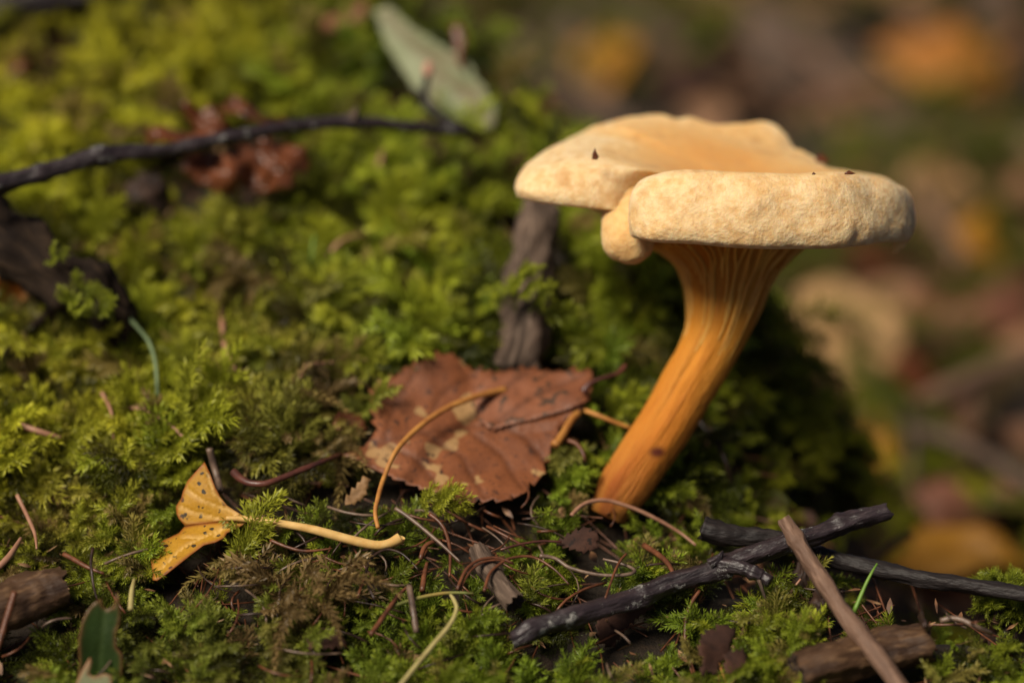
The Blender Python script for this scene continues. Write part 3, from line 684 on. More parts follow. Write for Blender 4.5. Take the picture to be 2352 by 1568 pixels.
# bits of dark leaf in the foreground
def bit(name, poly, d, nrm, mat, label, tooth=17, amp=7, bend=None, wob=.09, grid=8):
    poly = serrate(poly, tooth, amp); cx = sum(p[0] for p in poly)/len(poly); cy = sum(p[1] for p in poly)/len(poly)
    if isinstance(d, tuple): d = hit(cx, cy)-d[1]
    return tag(leaf_mesh(name, poly, (cx, cy, d), nrm, mat, [[(poly[0][0], poly[0][1]), (cx, cy)]], None, grid=grid, bend=bend, wob=wob), label, 'leaf fragment')
o = bit('leaf_fragment', [(1278, 1246), (1310, 1226), (1345, 1212), (1372, 1226), (1366, 1262), (1335, 1268)], ('g', .45), (.1, -.7, .6), M['darkleaf'], 'small curled dark brown leaf with a thread-like stalk near the needles')
tube('petiole', [(1290, 1244, hit(1290, 1244)-.45, 3), (1250, 1242, hit(1250, 1242)-.42, 3), (1200, 1248, hit(1200, 1248)-.4, 3), (1150, 1262, hit(1150, 1262)-.4, 3)], M['stalk_dark'], o, ns=6)
bit('leaf_fragment', [(1385, 1392), (1420, 1376), (1470, 1372), (1500, 1390), (1460, 1420), (1425, 1450), (1405, 1484), (1372, 1468), (1370, 1430)], 35.05, (.1, -.9, .3), M['darkleaf'], 'ragged dark leaf scrap hanging beneath the lichen-flecked twig')
bit('leaf_fragment', [(1606, 1470), (1622, 1446), (1640, 1452), (1652, 1434), (1676, 1440), (1690, 1448), (1672, 1478), (1676, 1500), (1650, 1520), (1646, 1548), (1622, 1538), (1606, 1552), (1612, 1515), (1598, 1500)], ('g', .45), (.25, -.6, .6), M['darkleaf'], 'dull dark brown leaf half buried in moss under tan needles')
bit('leaf_fragment', [(1668, 1500), (1710, 1492), (1718, 1530), (1690, 1552), (1664, 1540)], ('g', .35), (.2, -.6, .7), M['darkleaf'], 'small greyish leaf scrap next to the half-buried leaf')
bit('leaf_fragment', [(706, 1462), (740, 1450), (786, 1458), (790, 1478), (740, 1490), (710, 1484)], ('g', .3), (0, -.5, .8), M['darkleaf'], 'flat plum-brown leaf scrap lying in foreground moss')
bit('leaf_fragment', [(795, 1150), (820, 1120), (838, 1092), (846, 1108), (838, 1138), (812, 1156)], ('g', .35), (.3, -.7, .5), M['tan'], 'small tan leaf scrap under the red-brown birch leaf')
bit('leaf_fragment', [(770, 950), (800, 942), (830, 955), (840, 985), (800, 992), (768, 980)], ('g', .4), (.1, -.6, .7), M['redbrown'], 'reddish leaf scrap in brown moss left of the birch leaf', grid=10)
bit('leaf_fragment', [(556, 944), (580, 940), (606, 960), (590, 990), (562, 975)], ('g', .35), (.1, -.6, .7), M['redbrown'], 'small dark red leaf scrap in the brownish moss', grid=10)
# crumpled russet leaves beneath the raised twig
cr_o = tag(empty('crumpled_leaf', W(520, 430, 41.2)), 'crumpled russet dead leaf with shiny curled lobes under the raised twig', 'leaf')
for poly, dd, nrm in [
  ([(322, 305), (372, 298), (412, 302), (420, 322), (380, 334), (335, 332)], 39.9, (-.2, -.5, .8)),
  ([(400, 300), (440, 295), (500, 306), (540, 312), (520, 335), (450, 338), (410, 325)], 40.0, (.1, -.6, .7)),
  ([(425, 240), (445, 236), (470, 285), (480, 325), (450, 320), (432, 280)], 40.9, (-.4, -.8, .4)),
  ([(470, 250), (490, 240), (520, 290), (540, 320), (505, 325), (480, 290)], 40.9, (.3, -.8, .4)),
  ([(500, 232), (540, 238), (600, 268), (660, 278), (690, 292), (620, 300), (560, 285), (515, 262)], 41.1, (.1, -.5, .8)),
  ([(430, 355), (480, 345), (520, 370), (540, 405), (500, 430), (455, 420), (430, 390)], 40.2, (-.3, -.8, .3)),
  ([(510, 350), (560, 330), (610, 345), (640, 380), (600, 420), (545, 420), (515, 390)], 40.1, (.2, -.7, .5)),
  ([(590, 320), (650, 325), (700, 350), (712, 385), (680, 405), (640, 395), (605, 360)], 40.5, (.3, -.6, .6)),
  ([(560, 400), (620, 392), (680, 398), (670, 430), (600, 440), (555, 432)], 40.2, (0, -.8, .4)),
  ([(480, 395), (530, 385), (560, 410), (540, 445), (490, 440)], 40.0, (.2, -.9, .2))]:
    leaf_mesh('curled_lobe', serrate(poly, 25, 5), (sum(p[0] for p in poly)/len(poly), sum(p[1] for p in poly)/len(poly), dd), nrm, M['redbrown'], [], cr_o, grid=14, wob=.16, wobf=1.8, bend=lambda x, y: .14*math.sin(x/18)*math.cos(y/25))

# blurred leaves on the lower forest floor behind
def far_leaf(px, py, w, h, ang, mat, label, name='leaf', lean=.45, d=None, tooth=.05, lift=.9, poly=None):
    nrm, dh = ground_normal(px, py, lean); d = (d or dh)-lift; pts = []; ca, sa = math.cos(ang), math.sin(ang); n = 34
    for i in range(n):
        t = 2*math.pi*i/n; c = math.cos(t); u = c; v = math.sin(t)*(1-.35*c)*(1-.12*abs(c))
        k = 1+tooth*(1 if i % 2 else -1)+random.uniform(-.06, .06)+.13*math.sin(3*t+px)+.10*math.sin(5*t+py); u *= w*.5*k; v *= h*.5*k
        pts.append((px+u*ca-v*sa, py+u*sa+v*ca))
    if poly: pts = serrate(poly, 30, 6)
    g = max(10, max(w, h)/14)
    veins = [[(px-w*.5*ca, py-w*.5*sa), (px+w*.5*ca, py+w*.5*sa)]]
    r = empty(name, W(px, py, d)); tag(r, label, 'leaf')
    leaf_mesh('blade', pts, (px, py, d), nrm, mat, veins, r, grid=g, bend=lambda x, y: .22*math.sin((x+y)/(w*.3)), wob=.12, vein_w=8, block=False)
    e = (px+w*.5*ca, py+w*.5*sa)
    tube('petiole', [(e[0]-4*ca, e[1]-4*sa, d-.02, w*.022), (e[0]+w*.12*ca, e[1]+w*.12*sa+4, d+.05, w*.018), (e[0]+w*.26*ca, e[1]+w*.26*sa+14, d+.15, w*.018)], M['stalk_dark'], r, ns=6, step=.2)
    return r
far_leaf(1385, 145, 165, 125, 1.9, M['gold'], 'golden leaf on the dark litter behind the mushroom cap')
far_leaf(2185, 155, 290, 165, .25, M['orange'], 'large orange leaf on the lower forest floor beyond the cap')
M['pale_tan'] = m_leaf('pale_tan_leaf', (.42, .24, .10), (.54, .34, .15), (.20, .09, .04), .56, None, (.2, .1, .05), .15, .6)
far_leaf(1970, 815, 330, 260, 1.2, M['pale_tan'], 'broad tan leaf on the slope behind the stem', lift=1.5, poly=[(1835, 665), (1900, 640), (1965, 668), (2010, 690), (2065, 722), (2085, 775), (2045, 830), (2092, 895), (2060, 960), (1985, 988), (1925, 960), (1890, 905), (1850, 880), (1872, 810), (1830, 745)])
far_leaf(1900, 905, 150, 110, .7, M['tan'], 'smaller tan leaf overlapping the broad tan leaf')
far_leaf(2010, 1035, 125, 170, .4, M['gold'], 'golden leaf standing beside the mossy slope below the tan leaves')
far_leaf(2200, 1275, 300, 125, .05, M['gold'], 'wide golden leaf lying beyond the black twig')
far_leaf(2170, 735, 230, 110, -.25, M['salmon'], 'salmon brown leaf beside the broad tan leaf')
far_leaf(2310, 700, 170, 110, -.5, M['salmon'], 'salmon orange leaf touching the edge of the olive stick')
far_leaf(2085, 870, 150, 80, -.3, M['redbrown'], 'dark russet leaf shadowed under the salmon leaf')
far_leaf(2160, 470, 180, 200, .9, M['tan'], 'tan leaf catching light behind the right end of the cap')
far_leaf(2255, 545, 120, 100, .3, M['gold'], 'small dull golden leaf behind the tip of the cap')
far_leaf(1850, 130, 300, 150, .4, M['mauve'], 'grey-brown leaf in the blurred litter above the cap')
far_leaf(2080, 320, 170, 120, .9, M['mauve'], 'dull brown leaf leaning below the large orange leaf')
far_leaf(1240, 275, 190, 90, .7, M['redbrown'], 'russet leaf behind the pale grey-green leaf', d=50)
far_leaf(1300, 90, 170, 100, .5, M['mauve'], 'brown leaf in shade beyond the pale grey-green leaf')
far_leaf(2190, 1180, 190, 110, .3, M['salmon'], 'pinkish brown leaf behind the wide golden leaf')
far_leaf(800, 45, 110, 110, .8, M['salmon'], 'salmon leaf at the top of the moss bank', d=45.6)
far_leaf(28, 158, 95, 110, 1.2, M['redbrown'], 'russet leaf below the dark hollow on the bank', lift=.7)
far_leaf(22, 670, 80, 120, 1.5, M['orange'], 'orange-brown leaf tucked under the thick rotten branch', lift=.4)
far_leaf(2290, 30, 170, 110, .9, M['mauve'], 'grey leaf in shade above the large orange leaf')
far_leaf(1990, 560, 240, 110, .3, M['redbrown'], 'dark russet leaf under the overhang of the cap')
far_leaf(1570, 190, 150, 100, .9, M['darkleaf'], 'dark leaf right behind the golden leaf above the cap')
# sticks on the lower floor
def far_stick(rows, mat, label, seed):
    return thing_tube('stick', rows, mat, label, 'stick', ns=12, step=.4, rough=.1, seed=seed)
far_stick([(2060, 945, ('g', 1.2), 18), (2150, 905, ('g', 1.4), 22), (2260, 860, ('g', 1.5), 24), (2420, 800, ('g', 1.5), 26)], M['bark_tan'], 'olive tan stick lying among the salmon leaves', 3)
far_stick([(2060, 985, ('g', 1.0), 16), (2160, 1000, ('g', 1.6), 18), (2270, 1050, ('g', 1.6), 18), (2420, 1150, ('g', 1.2), 18)], M['bark_grey'], 'arching grey stick below the olive tan stick', 4)
far_stick([(2085, 930, ('g', 1.3), 8), (2095, 1040, ('g', 1.3), 8), (2098, 1160, ('g', 1.0), 8)], M['bark_grey'], 'thin upright stem beside the lower golden leaf', 5)
far_stick([(1050, 30, ('g', 1.2), 13), (1120, 105, ('g', 1.2), 13), (1210, 200, ('g', 1.2), 13), (1330, 320, ('g', 1.2), 13)], M['bark_log'], 'dark stick slanting past the pale grey-green leaf', 6)
far_stick([(1170, 90, ('g', 1), 26), (1260, 170, ('g', 1), 28), (1350, 235, ('g', 1), 28), (1450, 310, ('g', 1), 28)], M['bark_grey'], 'thick brown stick slanting behind the cap', 7)
far_stick([(1370, -30, ('g', 1), 24), (1450, 40, ('g', 1), 24), (1560, 110, ('g', 1), 24)], M['bark_grey'], 'mauve grey stick above the golden leaf', 8)
far_stick([(2005, 330, ('g', 1.5), 16), (2090, 420, ('g', 1.6), 17), (2210, 590, ('g', 1.4), 18)], M['bark_tan'], 'tan stick descending past the large orange leaf', 9)
far_stick([(2000, 1290, 41, 9), (2045, 1255, 41, 9), (2092, 1224, 41, 10)], M['bark_log'], 'short reddish stick rising behind the black twig', 10)
far_stick([(-80, 30, 45.0, 40), (60, 12, 45.2, 40), (170, 0, 45.5, 34), (260, -20, 45.8, 26)], M['bark_dark'], 'dark fallen stick above the hollow on the bank', 11)
far_stick([(1560, 40, ('g', 1), 12), (1640, 160, ('g', 1), 12), (1730, 290, ('g', 1), 12)], M['bark_log'], 'thin dark stick crossing the litter above the cap', 12)
far_stick([(1680, -20, ('g', 1), 12), (1800, 60, ('g', 1.2), 12), (1960, 230, ('g', 1), 12)], M['bark_tan'], 'pale thin stick near the grey-brown leaf', 13)

# ------------------------------------------------------------------ stalks, needles and blades one can pick out
def needle(rows, mat, label, r=3.5, lift=.42, name='pine_needle', cat='needle', group=None, twin=False, r1=None, step=.06):
    n = len(rows); R = []
    for i, q in enumerate(rows):
        px, py = q[:2]; l = q[2] if len(q) > 2 else lift
        if l < 5 and py < 1080: l += .28
        d = l if l > 5 else hit(px, py)-l
        w = r*(1-.45*(i/(n-1))**3) if r1 is None else r+(r1-r)*i/(n-1)
        R.append((px, py, d, w))
    return thing_tube(name, R, mat, label, cat, group, ns=7, step=step, rough=.10, seed=px, bend_noise=.025)
L1 = needle([(1160, 893, .42), (1120, 900, .48), (1080, 912, .55), (1030, 934, .62), (980, 965, .68), (935, 1003, .72), (905, 1040, .72), (884, 1090, .7), (868, 1145, .6), (862, 1175, .55), (868, 1210, .5)], M['stalk_orange'], 'bent orange leaf stalk arching over the birch leaf', 8.5, name='leaf_stalk', cat='stalk', r1=5)
needle([(1332, 946, .5), (1316, 962, .55), (1300, 988, .6), (1288, 1006, .62), (1276, 1020, .62)], M['stalk_orange'], 'short orange stalk with frayed dark end at the birch leaf edge', 8, name='leaf_stalk', cat='stalk', r1=11)
needle([(1345, 942, .6), (1370, 952, .65), (1400, 964, .6), (1450, 982, .5)], M['stalk_orange'], 'orange stalk running from the birch leaf behind the stem', 6, name='leaf_stalk', cat='stalk', r1=5)
needle([(1302, 1012, .45), (1325, 1020, .45), (1340, 1040, .4), (1345, 1060, .3)], M['needle'], 'short red-brown curl beside the frayed stalk', 6)
needle([(918, 1575, .7), (986, 1492, .8), (1033, 1434, .85), (1048, 1400, .85), (1043, 1380, .8), (1033, 1366, .75)], M['needle_pale'], 'pale straw-coloured stem bending over the foreground moss', 6, name='dry_stem', cat='stem')
needle([(888, 1397), (966, 1371), (1026, 1361), (1087, 1363)], M['blade_orange'], 'green needle fading to orange at its end', 5, .5)
needle([(1961, 1406, 34.5), (1978, 1365, 34.55), (1991, 1334, 34.6), (2004, 1308, 34.65), (2014, 1291, 34.7)], M['blade'], 'fresh green grass blade beside the tan twig', 6, name='grass_blade', cat='grass blade', r1=2)
needle([(239, 695, .9), (270, 708, 1.0), (300, 732, 1.0), (330, 765, .9), (347, 793, .8), (358, 840, .6), (360, 910, .3)], M['blade_grey'], 'grey-green grass blade bending down past the rotten branch', 5, name='grass_blade', cat='grass blade', r1=5)
needle([(705, 640, .3), (716, 590, .6), (722, 545, .9)], M['blade'], 'short green blade upright in the bright moss', 5, name='grass_blade', cat='grass blade', r1=3)
needle([(940, 1346, .6), (948, 1400, .6), (955, 1451, .45)], M['needle_grey'], 'flat pale wood splinter upright in the moss', 8, name='splinter', cat='splinter', r1=7)
needle([(482, 1030, .6), (494, 1080, .5), (507, 1130, .4)], M['needle_grey'], 'grey splinter standing behind the yellow leaf', 9, name='splinter', cat='splinter', r1=8)
needle([(300, 1400, .6), (303, 1360, .6), (308, 1330, .5)], M['needle_pale'], 'short pale dry stem below the tip of the yellow leaf', 7, name='dry_stem', cat='stem')
needle([(214, 1258, .9), (210, 1285, .85), (212, 1310, .8), (217, 1345, .65), (226, 1376, .5)], M['needle_dark'], 'black hooked needle standing above the green leaf', 4)
needle([(-10, 1500, 33.8), (10, 1440, 33.9), (36, 1358, 34.0)], M['needle'], 'thick blurred needle in front of the wood stub', 9, r1=8)
needle([(502, 699, .35), (507, 740, .45), (511, 779, .5), (522, 815, .5), (541, 852, .4)], M['needle_pink'], 'pinkish brown dead stem in the middle of the moss bank', 8, name='dry_stem', cat='stem')
needle([(750, 606, .3), (762, 578, .5), (780, 557, .6), (806, 545, .6), (836, 540, .4)], M['needle_pink'], 'tan arched dead stem in the bright moss', 7, name='dry_stem', cat='stem')
needle([(862, 420, .4), (870, 385, .6), (880, 345, .8)], M['needle_pink'], 'blurred tan stem below the raised twig', 8, name='dry_stem', cat='stem')
needle([(234, 902, .5), (250, 930, .6), (258, 956, .6), (262, 1007, .4)], M['needle_pink'], 'pinkish needle standing left of the arched needle', 5)
needle([(285, 935, .4), (315, 938, .5), (344, 945, .5), (391, 976, .5), (428, 1012, .4)], M['needle_pink'], 'arched pinkish needle above the yellow leaf', 5)
needle([(39, 972, .4), (90, 992, .5), (140, 1008, .4)], M['needle_pink'], 'thick pinkish needle lying at the foot of the bank', 8)
needle([(690, 870, .4), (700, 845, .5), (725, 835, .5), (770, 832, .4)], M['needle_pink'], 'hooked tan needle in moss above the brown patch', 5)
needle([(1050, 1352), (1068, 1312), (1091, 1290), (1115, 1281), (1145, 1280), (1178, 1291)], M['needle'], 'arched brown needle over the short twig piece', 4, .85)
needle([(1056, 1354), (1075, 1316), (1096, 1296), (1120, 1287), (1150, 1287), (1180, 1297)], M['needle'], 'second arched brown needle paired over the short twig piece', 3.5, .8)
needle([(1111, 1356), (1121, 1319), (1142, 1298), (1169, 1283), (1220, 1279), (1270, 1306), (1306, 1342)], M['needle'], 'long arching needle spanning from twig piece into green moss', 4, .8)
needle([(861, 1375), (845, 1340), (840, 1315), (850, 1282), (881, 1262), (915, 1268), (940, 1287), (961, 1308)], M['needle_dark'], 'dark looped needle below the end of the pale stalk', 3.5, .6)
needle([(908, 1167), (950, 1196), (1010, 1246), (1056, 1290)], M['needle_grey'], 'straight grey-brown needle under the birch leaf front edge', 5, .55)
needle([(986, 1180), (1012, 1200), (1028, 1225), (1037, 1265), (1033, 1322)], M['needle'], 'curved red-brown needle crossing the straight grey one', 5, .5)
needle([(969, 1358), (974, 1320), (981, 1290)], M['needle'], 'short thick brown needle upright in the litter', 7, .45)
needle([(966, 1284), (974, 1258), (988, 1245), (1014, 1238)], M['needle'], 'hooked brown needle beside the short upright one', 6, .45)
needle([(1240, 1275), (1277, 1282), (1311, 1304), (1372, 1320), (1420, 1322), (1450, 1318), (1458, 1308), (1426, 1292), (1385, 1281)], M['needle_grey'], 'grey needle bundle curled into a hairpin loop', 5, .55)
needle([(1440, 1272), (1428, 1285), (1416, 1308), (1404, 1340), (1392, 1372)], M['needle'], 'thin orange-brown needle crossing the hairpin loop', 3.5, .75)
needle([(1311, 1184), (1338, 1160), (1379, 1150), (1423, 1158), (1490, 1184), (1558, 1220), (1600, 1252)], M['needle_pink'], 'long arched needle at the foot of the mushroom', 5, .55)
needle([(1480, 1251), (1518, 1279), (1540, 1305), (1552, 1330)], M['needle'], 'red-brown curved needle behind the lichen-flecked twig', 7, .5)
needle([(1605, 1357, 35.0), (1585, 1390, 34.9), (1574, 1430, 34.8), (1574, 1492, 34.7), (1590, 1545, 34.6), (1600, 1575, 34.6)], M['needle'], 'long dark needle hanging from the lichen-flecked twig', 5)
needle([(1605, 1483, 34.9), (1625, 1487, 34.8), (1643, 1505, 34.7), (1660, 1545, 34.5), (1672, 1580, 34.4)], M['stalk_orange'], 'orange needle curving over the half-buried leaf', 5)
needle([(1650, 1522, 34.9), (1690, 1480, 34.8), (1719, 1430, 34.9)], M['needle_pink'], 'tapered pinkish needle leaning over the half-buried leaf', 5, r1=7)
needle([(1678, 1572, 34.5), (1705, 1538, 34.5), (1730, 1498, 34.6), (1748, 1440, 34.8)], M['needle_pink'], 'slender bowed needle beside the pinkish tapered one', 4, r1=5)
needle([(850, 1458), (870, 1430), (898, 1390), (920, 1362), (940, 1346)], M['needle'], 'red-brown needle leaning left of the pale splinter', 6, .55)
needle([(822, 1370), (835, 1330), (846, 1300)], M['needle'], 'slim brown needle upright near the dark loop', 3, .6)
needle([(1800, 1392, 35.2), (1815, 1360, 35.2), (1838, 1328, 35.2)], M['needle_pink'], 'pale needle leaning on the crumbling wood chunk', 4)
needle([(2160, 1425, .5), (2200, 1420, .6), (2250, 1440, .6), (2280, 1452, .4)], M['needle_grey'], 'flat grey needle bundle beside the mossy wood lump', 7)
needle([(2070, 1345, .7), (2095, 1370, .6), (2118, 1420, .4), (2130, 1455, .2)], M['needle_dark'], 'dark blade-like shred right of the green grass blade', 9)
needle([(40, 1135), (60, 1180), (78, 1225), (84, 1262)], M['needle_pink'], 'orange-brown needle standing in the far left litter', 5, .6)
needle([(-10, 1310, .6), (20, 1280, .7), (48, 1236, .6)], M['needle_pink'], 'thick pinkish needle leaning at the left edge litter', 8)
needle([(145, 1272), (170, 1285), (200, 1302), (240, 1318)], M['needle'], 'flat brown needle lying left of the yellow leaf', 6, .55)
needle([(620, 1240), (660, 1256), (700, 1264), (760, 1258)], M['needle'], 'brown needle lying beneath the pale yellow stalk', 4, .5)
needle([(1600, 960, .4), (1640, 1010, .5), (1665, 1060, .5), (1680, 1110, .4)], M['needle_dark'], 'dim thin stem in the shade behind the mushroom stem', 6, name='dry_stem', cat='stem')
# scattered look-alike needles
LANDMARKS = [(480, 1200, 'beside the folded yellow leaf'), (760, 1240, 'below the pale yellow stalk'), (1000, 1150, 'in front of the birch leaf'), (1140, 1320, 'around the short twig piece'), (1400, 1400, 'near the lichen-flecked twig'), (80, 1380, 'by the broken wood stub'),
  (1950, 1500, 'near the split wood under the tan twig'), (230, 1480, 'near the torn green leaf'), (1000, 1480, 'near the pale straw-coloured stem'), (1650, 1500, 'near the half-buried dark leaf'), (2250, 1450, 'near the mossy wood lump'), (600, 1480, 'in the moss below the yellow leaf'), (1450, 1200, 'at the foot of the mushroom')]
def flat_needle(px, py, L, ang, mat, group_label, lift=.15, r=3.0):
    rows = []; c = random.uniform(-.35, .35)
    tone = {'brown_pine_needle': 'red-brown', 'dark_needle': 'blackish', 'grey_brown_needle': 'grey-brown'}[mat.name]
    group_label = ('short ' if L < 95 else 'long ' if L > 135 else 'slim ')+tone+' pine needle lying '+min(LANDMARKS, key=lambda q: (q[0]-px)**2+(q[1]-py)**2)[2]
    for t in (-.5, -.25, 0, .25, .5):
        x = px+math.cos(ang+c*t*2)*L*t; y = py+math.sin(ang+c*t*2)*L*t*.6
        rows.append((x, y, hit(x, y)-lift-.1*math.cos(t*3), r))
    return thing_tube('pine_needle', rows, mat, group_label, 'needle', 'fallen pine needles scattered in the moss', ns=6, step=.12, rough=.03, seed=px)
for k in range(120):
    if k < 95: px = random.gauss(930, 260); py = random.gauss(1300, 85)
    else: px = random.uniform(0, 2300); py = random.uniform(1330, 1560)
    if py > 1560 or py < 1120 or px < 0 or px > 2340: continue
    if in_poly(px, py, birch_poly): continue
    flat_needle(px, py, random.uniform(60, 170), random.uniform(0, 3.14), random.choice((M['needle'], M['needle'], M['needle_dark'], M['needle_grey'])), None, random.uniform(.05, .3), random.uniform(1.8, 3.4))
def litter_needles():
    V = []; F = []
    for k in range(2000):
        x = rng.uniform(-11, 9); y = rng.uniform(-6.5, 14); a = rng.uniform(0, 6.28); L = rng.uniform(.5, 2.2)
        z = float(Hz(x, y))-rng.uniform(.12, .42); d = np.array([math.cos(a), math.sin(a), rng.uniform(-.25, .25)+.3*math.sin(a)]); d /= np.linalg.norm(d)
        s = np.cross(d, [0, 0, 1]); s /= np.linalg.norm(s); u = np.cross(s, d); r = rng.uniform(.010, .018); p = np.array([x, y, z]); b = len(V); bw = rng.uniform(-.12, .12)
        for q in (-.5, 0, .5):
            c = p+d*L*q+s*bw*(q*q*4)
            V += [c+s*r, c+u*r, c-s*r, c-u*r]
        for i in range(2):
            for j in range(4): F.append((b+i*4+j, b+i*4+(j+1) % 4, b+(i+1)*4+(j+1) % 4, b+(i+1)*4+j))
    tag(mk('needle_litter', V, F, M['needle'], origin=(0, 0, 0)), 'thin layer of fallen brown needles under the moss', 'needle litter', kind='stuff')
litter_needles()

# specks lying on the cap
def fleck(px, py, d, w, h, label):
    leaf = [(px-w*.5, py+h*.5), (px-w*.45, py), (px-w*.1, py-h*.5), (px+w*.15, py-h*.1), (px+w*.5, py+h*.3), (px+w*.2, py+h*.55)]
    tag(leaf_mesh('bark_fleck', leaf, (px, py, d), (.1, -.8, .4), M['redbrown'], [], None, grid=3, wob=.0, block=False, thick=.02), label, 'fleck')

# ------------------------------------------------------------------ moss
mossproto = bpy.data.collections.new('moss_shoots')        # source shapes only; never linked to the scene
def add_leaf(V, F, T, p, ax, out, L, w, tip0, tip1):
    """pointed moss leaf: folded diamond"""
    side = ax.cross(out)
    if side.length < 1e-6: return
    side.normalize(); d = (ax*.72+out*.7).normalized(); b = len(V)
    w = w*.62; V += [p, p+d*L*.35+side*w+out*L*.05, p+d*L*.35-side*w+out*L*.05, p+d*L*1.12+out*L*.05]
    T += [tip0, (tip0+tip1)*.5, (tip0+tip1)*.5, tip1]
    F += [(b, b+1, b+3), (b, b+3, b+2)]
def branch(V, F, T, p0, d0, up, L, leafL, leafW, rd, t0, t1, droop, step, curl=0.0):
    step = step*.72
    p = p0.copy(); d = d0.normalized(); s = 0.0; k = rd.uniform(0, 6)
    while s < L:
        f = s/L; side = d.cross(up)
        if side.length < 1e-4: side = Vector((1, 0, 0))
        side.normalize(); u = side.cross(d).normalized()
        sc = (.55+.9*math.sin(math.pi*min(1, .15+f*.75)))*rd.uniform(.8, 1.15)*(1-.35*max(0, f-.75)*4)
        out = side*math.cos(k)+u*math.sin(k)
        add_leaf(V, F, T, p, d, out, leafL*sc, leafW*sc, t0+(t1-t0)*f*f*.8, min(1, t0+(t1-t0)*f+.18))
        k += 2.4; p = p+d*step; s += step
        d = (d+Vector((0, 0, -droop*step))+u*curl*step).normalized()
    for q in range(4):                                   # star of young leaves at the tip
        kk = q*1.57+k; out = side*math.cos(kk)+u*math.sin(kk)
        add_leaf(V, F, T, p, d, out*.45, leafL*.95, leafW*.8, t1*.9, min(1, t1+.1))
def frond(seed, kind):
    rd = random.Random(seed); V = []; F = []; T = []
    if kind == 'feather':
        L = rd.uniform(1.3, 1.9); n = int(L/.075); p = Vector((0, 0, 0)); ang = math.radians(rd.uniform(8, 22)); dang = math.radians(rd.uniform(55, 85))/n
        for i in range(n):
            f = i/n; d = Vector((math.sin(ang), 0, math.cos(ang))); up = Vector((-math.cos(ang), 0, math.sin(ang))); sd = Vector((0, 1, 0))
            for q in range(3):
                k = i*2.4+q*2.1; add_leaf(V, F, T, p+d*.025*q, d, sd*math.cos(k)+up*math.sin(k), .11, .026, .1+.6*f, .25+.7*f)
            if i > 2:
                bl = .62*math.sin(math.pi*(.12+.86*f))**.8*rd.uniform(.7, 1.15); s = 1 if i % 2 else -1
                bd = d*.75+sd*s*rd.uniform(.7, 1.0)+up*rd.uniform(-.1, .25)
                branch(V, F, T, p, bd, up, bl, .095, .022, rd, .05+.35*f, .65+.35*f, rd.uniform(.3, 1.4), .036)
            p = p+d*.075; ang += dang*rd.uniform(.6, 1.4)
        branch(V, F, T, p, Vector((math.sin(ang), 0, math.cos(ang))), Vector((0, 0, 1)), .18, .10, .024, rd, .6, 1, .5, .03)
    elif kind == 'spike':
        L = rd.uniform(.8, 1.25)
        d0 = Vector((rd.uniform(-.15, .35), rd.uniform(-.2, .2), 1))
        branch(V, F, T, Vector((0, 0, 0)), d0, Vector((1, 0, 0)), L, .16, .026, rd, .0, .95, .5, .022, .15)
        for q in range(rd.randint(3, 6)):
            z = L*rd.uniform(.3, .85); a = rd.uniform(0, 6.28)
            branch(V, F, T, d0.normalized()*z, Vector((math.cos(a), math.sin(a), rd.uniform(.3, .9))), Vector((0, 0, 1)), rd.uniform(.25, .5), .13, .024, rd, .2, .95, .9, .026)
    elif kind == 'mat':
        for q in range(7):
            a = rd.uniform(0, 6.28); e = rd.uniform(.3, 1.4)
            branch(V, F, T, Vector((rd.uniform(-.2, .2), rd.uniform(-.2, .2), 0)), Vector((math.cos(a), math.sin(a), e)), Vector((0, 0, 1)), rd.uniform(.5, .95), .10, .024, rd, .1, .95, rd.uniform(.5, 1.6), .03)
    elif kind == 'tail':
        branch(V, F, T, Vector((0, 0, 0)), Vector((.6, 0, .8)), Vector((0, 1, 0)), rd.uniform(1.1, 1.7), .13, .034, rd, .2, .9, 1.3, .024)
        for q in range(3):
            branch(V, F, T, Vector((.2+.2*q, 0, .3+.15*q)), Vector((.4, rd.choice((-1, 1)), .5)), Vector((0, 0, 1)), .45, .11, .03, rd, .2, .8, 1.2, .03)
    elif kind == 'plume':
        L = rd.uniform(.9, 1.5); st = .11; n = int(L/st); p = Vector((0, 0, 0)); ang = math.radians(rd.uniform(0, 20)); dang = math.radians(rd.uniform(30, 85))/n
        for i in range(n):
            f = i/n; d = Vector((math.sin(ang), 0, math.cos(ang))); up = Vector((-math.cos(ang), 0, math.sin(ang))); sd = Vector((0, 1, 0))
            for q in range(7):
                k = i*2.4+q*2.4; add_leaf(V, F, T, p+d*st*q/7, d, sd*math.cos(k)+up*math.sin(k), .13, .028, .1+.6*f, .3+.7*f)
            if i > 1:
                for sgn in (1, -1):
                    if rd.random() < .2: continue
                    bl = .46*(math.sin(math.pi*(.2+.72*f))**.7)*rd.uniform(.6, 1.2)
                    branch(V, F, T, p+d*rd.uniform(0, st), d*.8+sd*sgn*rd.uniform(.5, 1.0)+up*rd.uniform(-.3, .4), up, bl, .125, .028, rd, .15+.3*f, .8+.2*f, rd.uniform(.2, 1.2), .032)
            p = p+d*st; ang += dang*rd.uniform(.5, 1.5)
        branch(V, F, T, p, Vector((math.sin(ang), 0, math.cos(ang))), Vector((0, 1, 0)), .26, .14, .036, rd, .6, 1, .3, .03)
    me = bpy.data.meshes.new('moss_shoot'); me.from_pydata([v*S for v in V], [], F); me.update()
    me.attributes.new('tip', 'FLOAT', 'POINT').data.foreach_set('value', np.array(T, np.float32))
    me.materials.append(M['moss'])
    return me
KINDS = ['feather']*6+['spike']*4+['mat']*4+['tail']*2+['plume']*8
for i, k in enumerate(KINDS):
    mossproto.objects.link(bpy.data.objects.new('moss_shoot_%02d' % i, frond(100+i, k)))

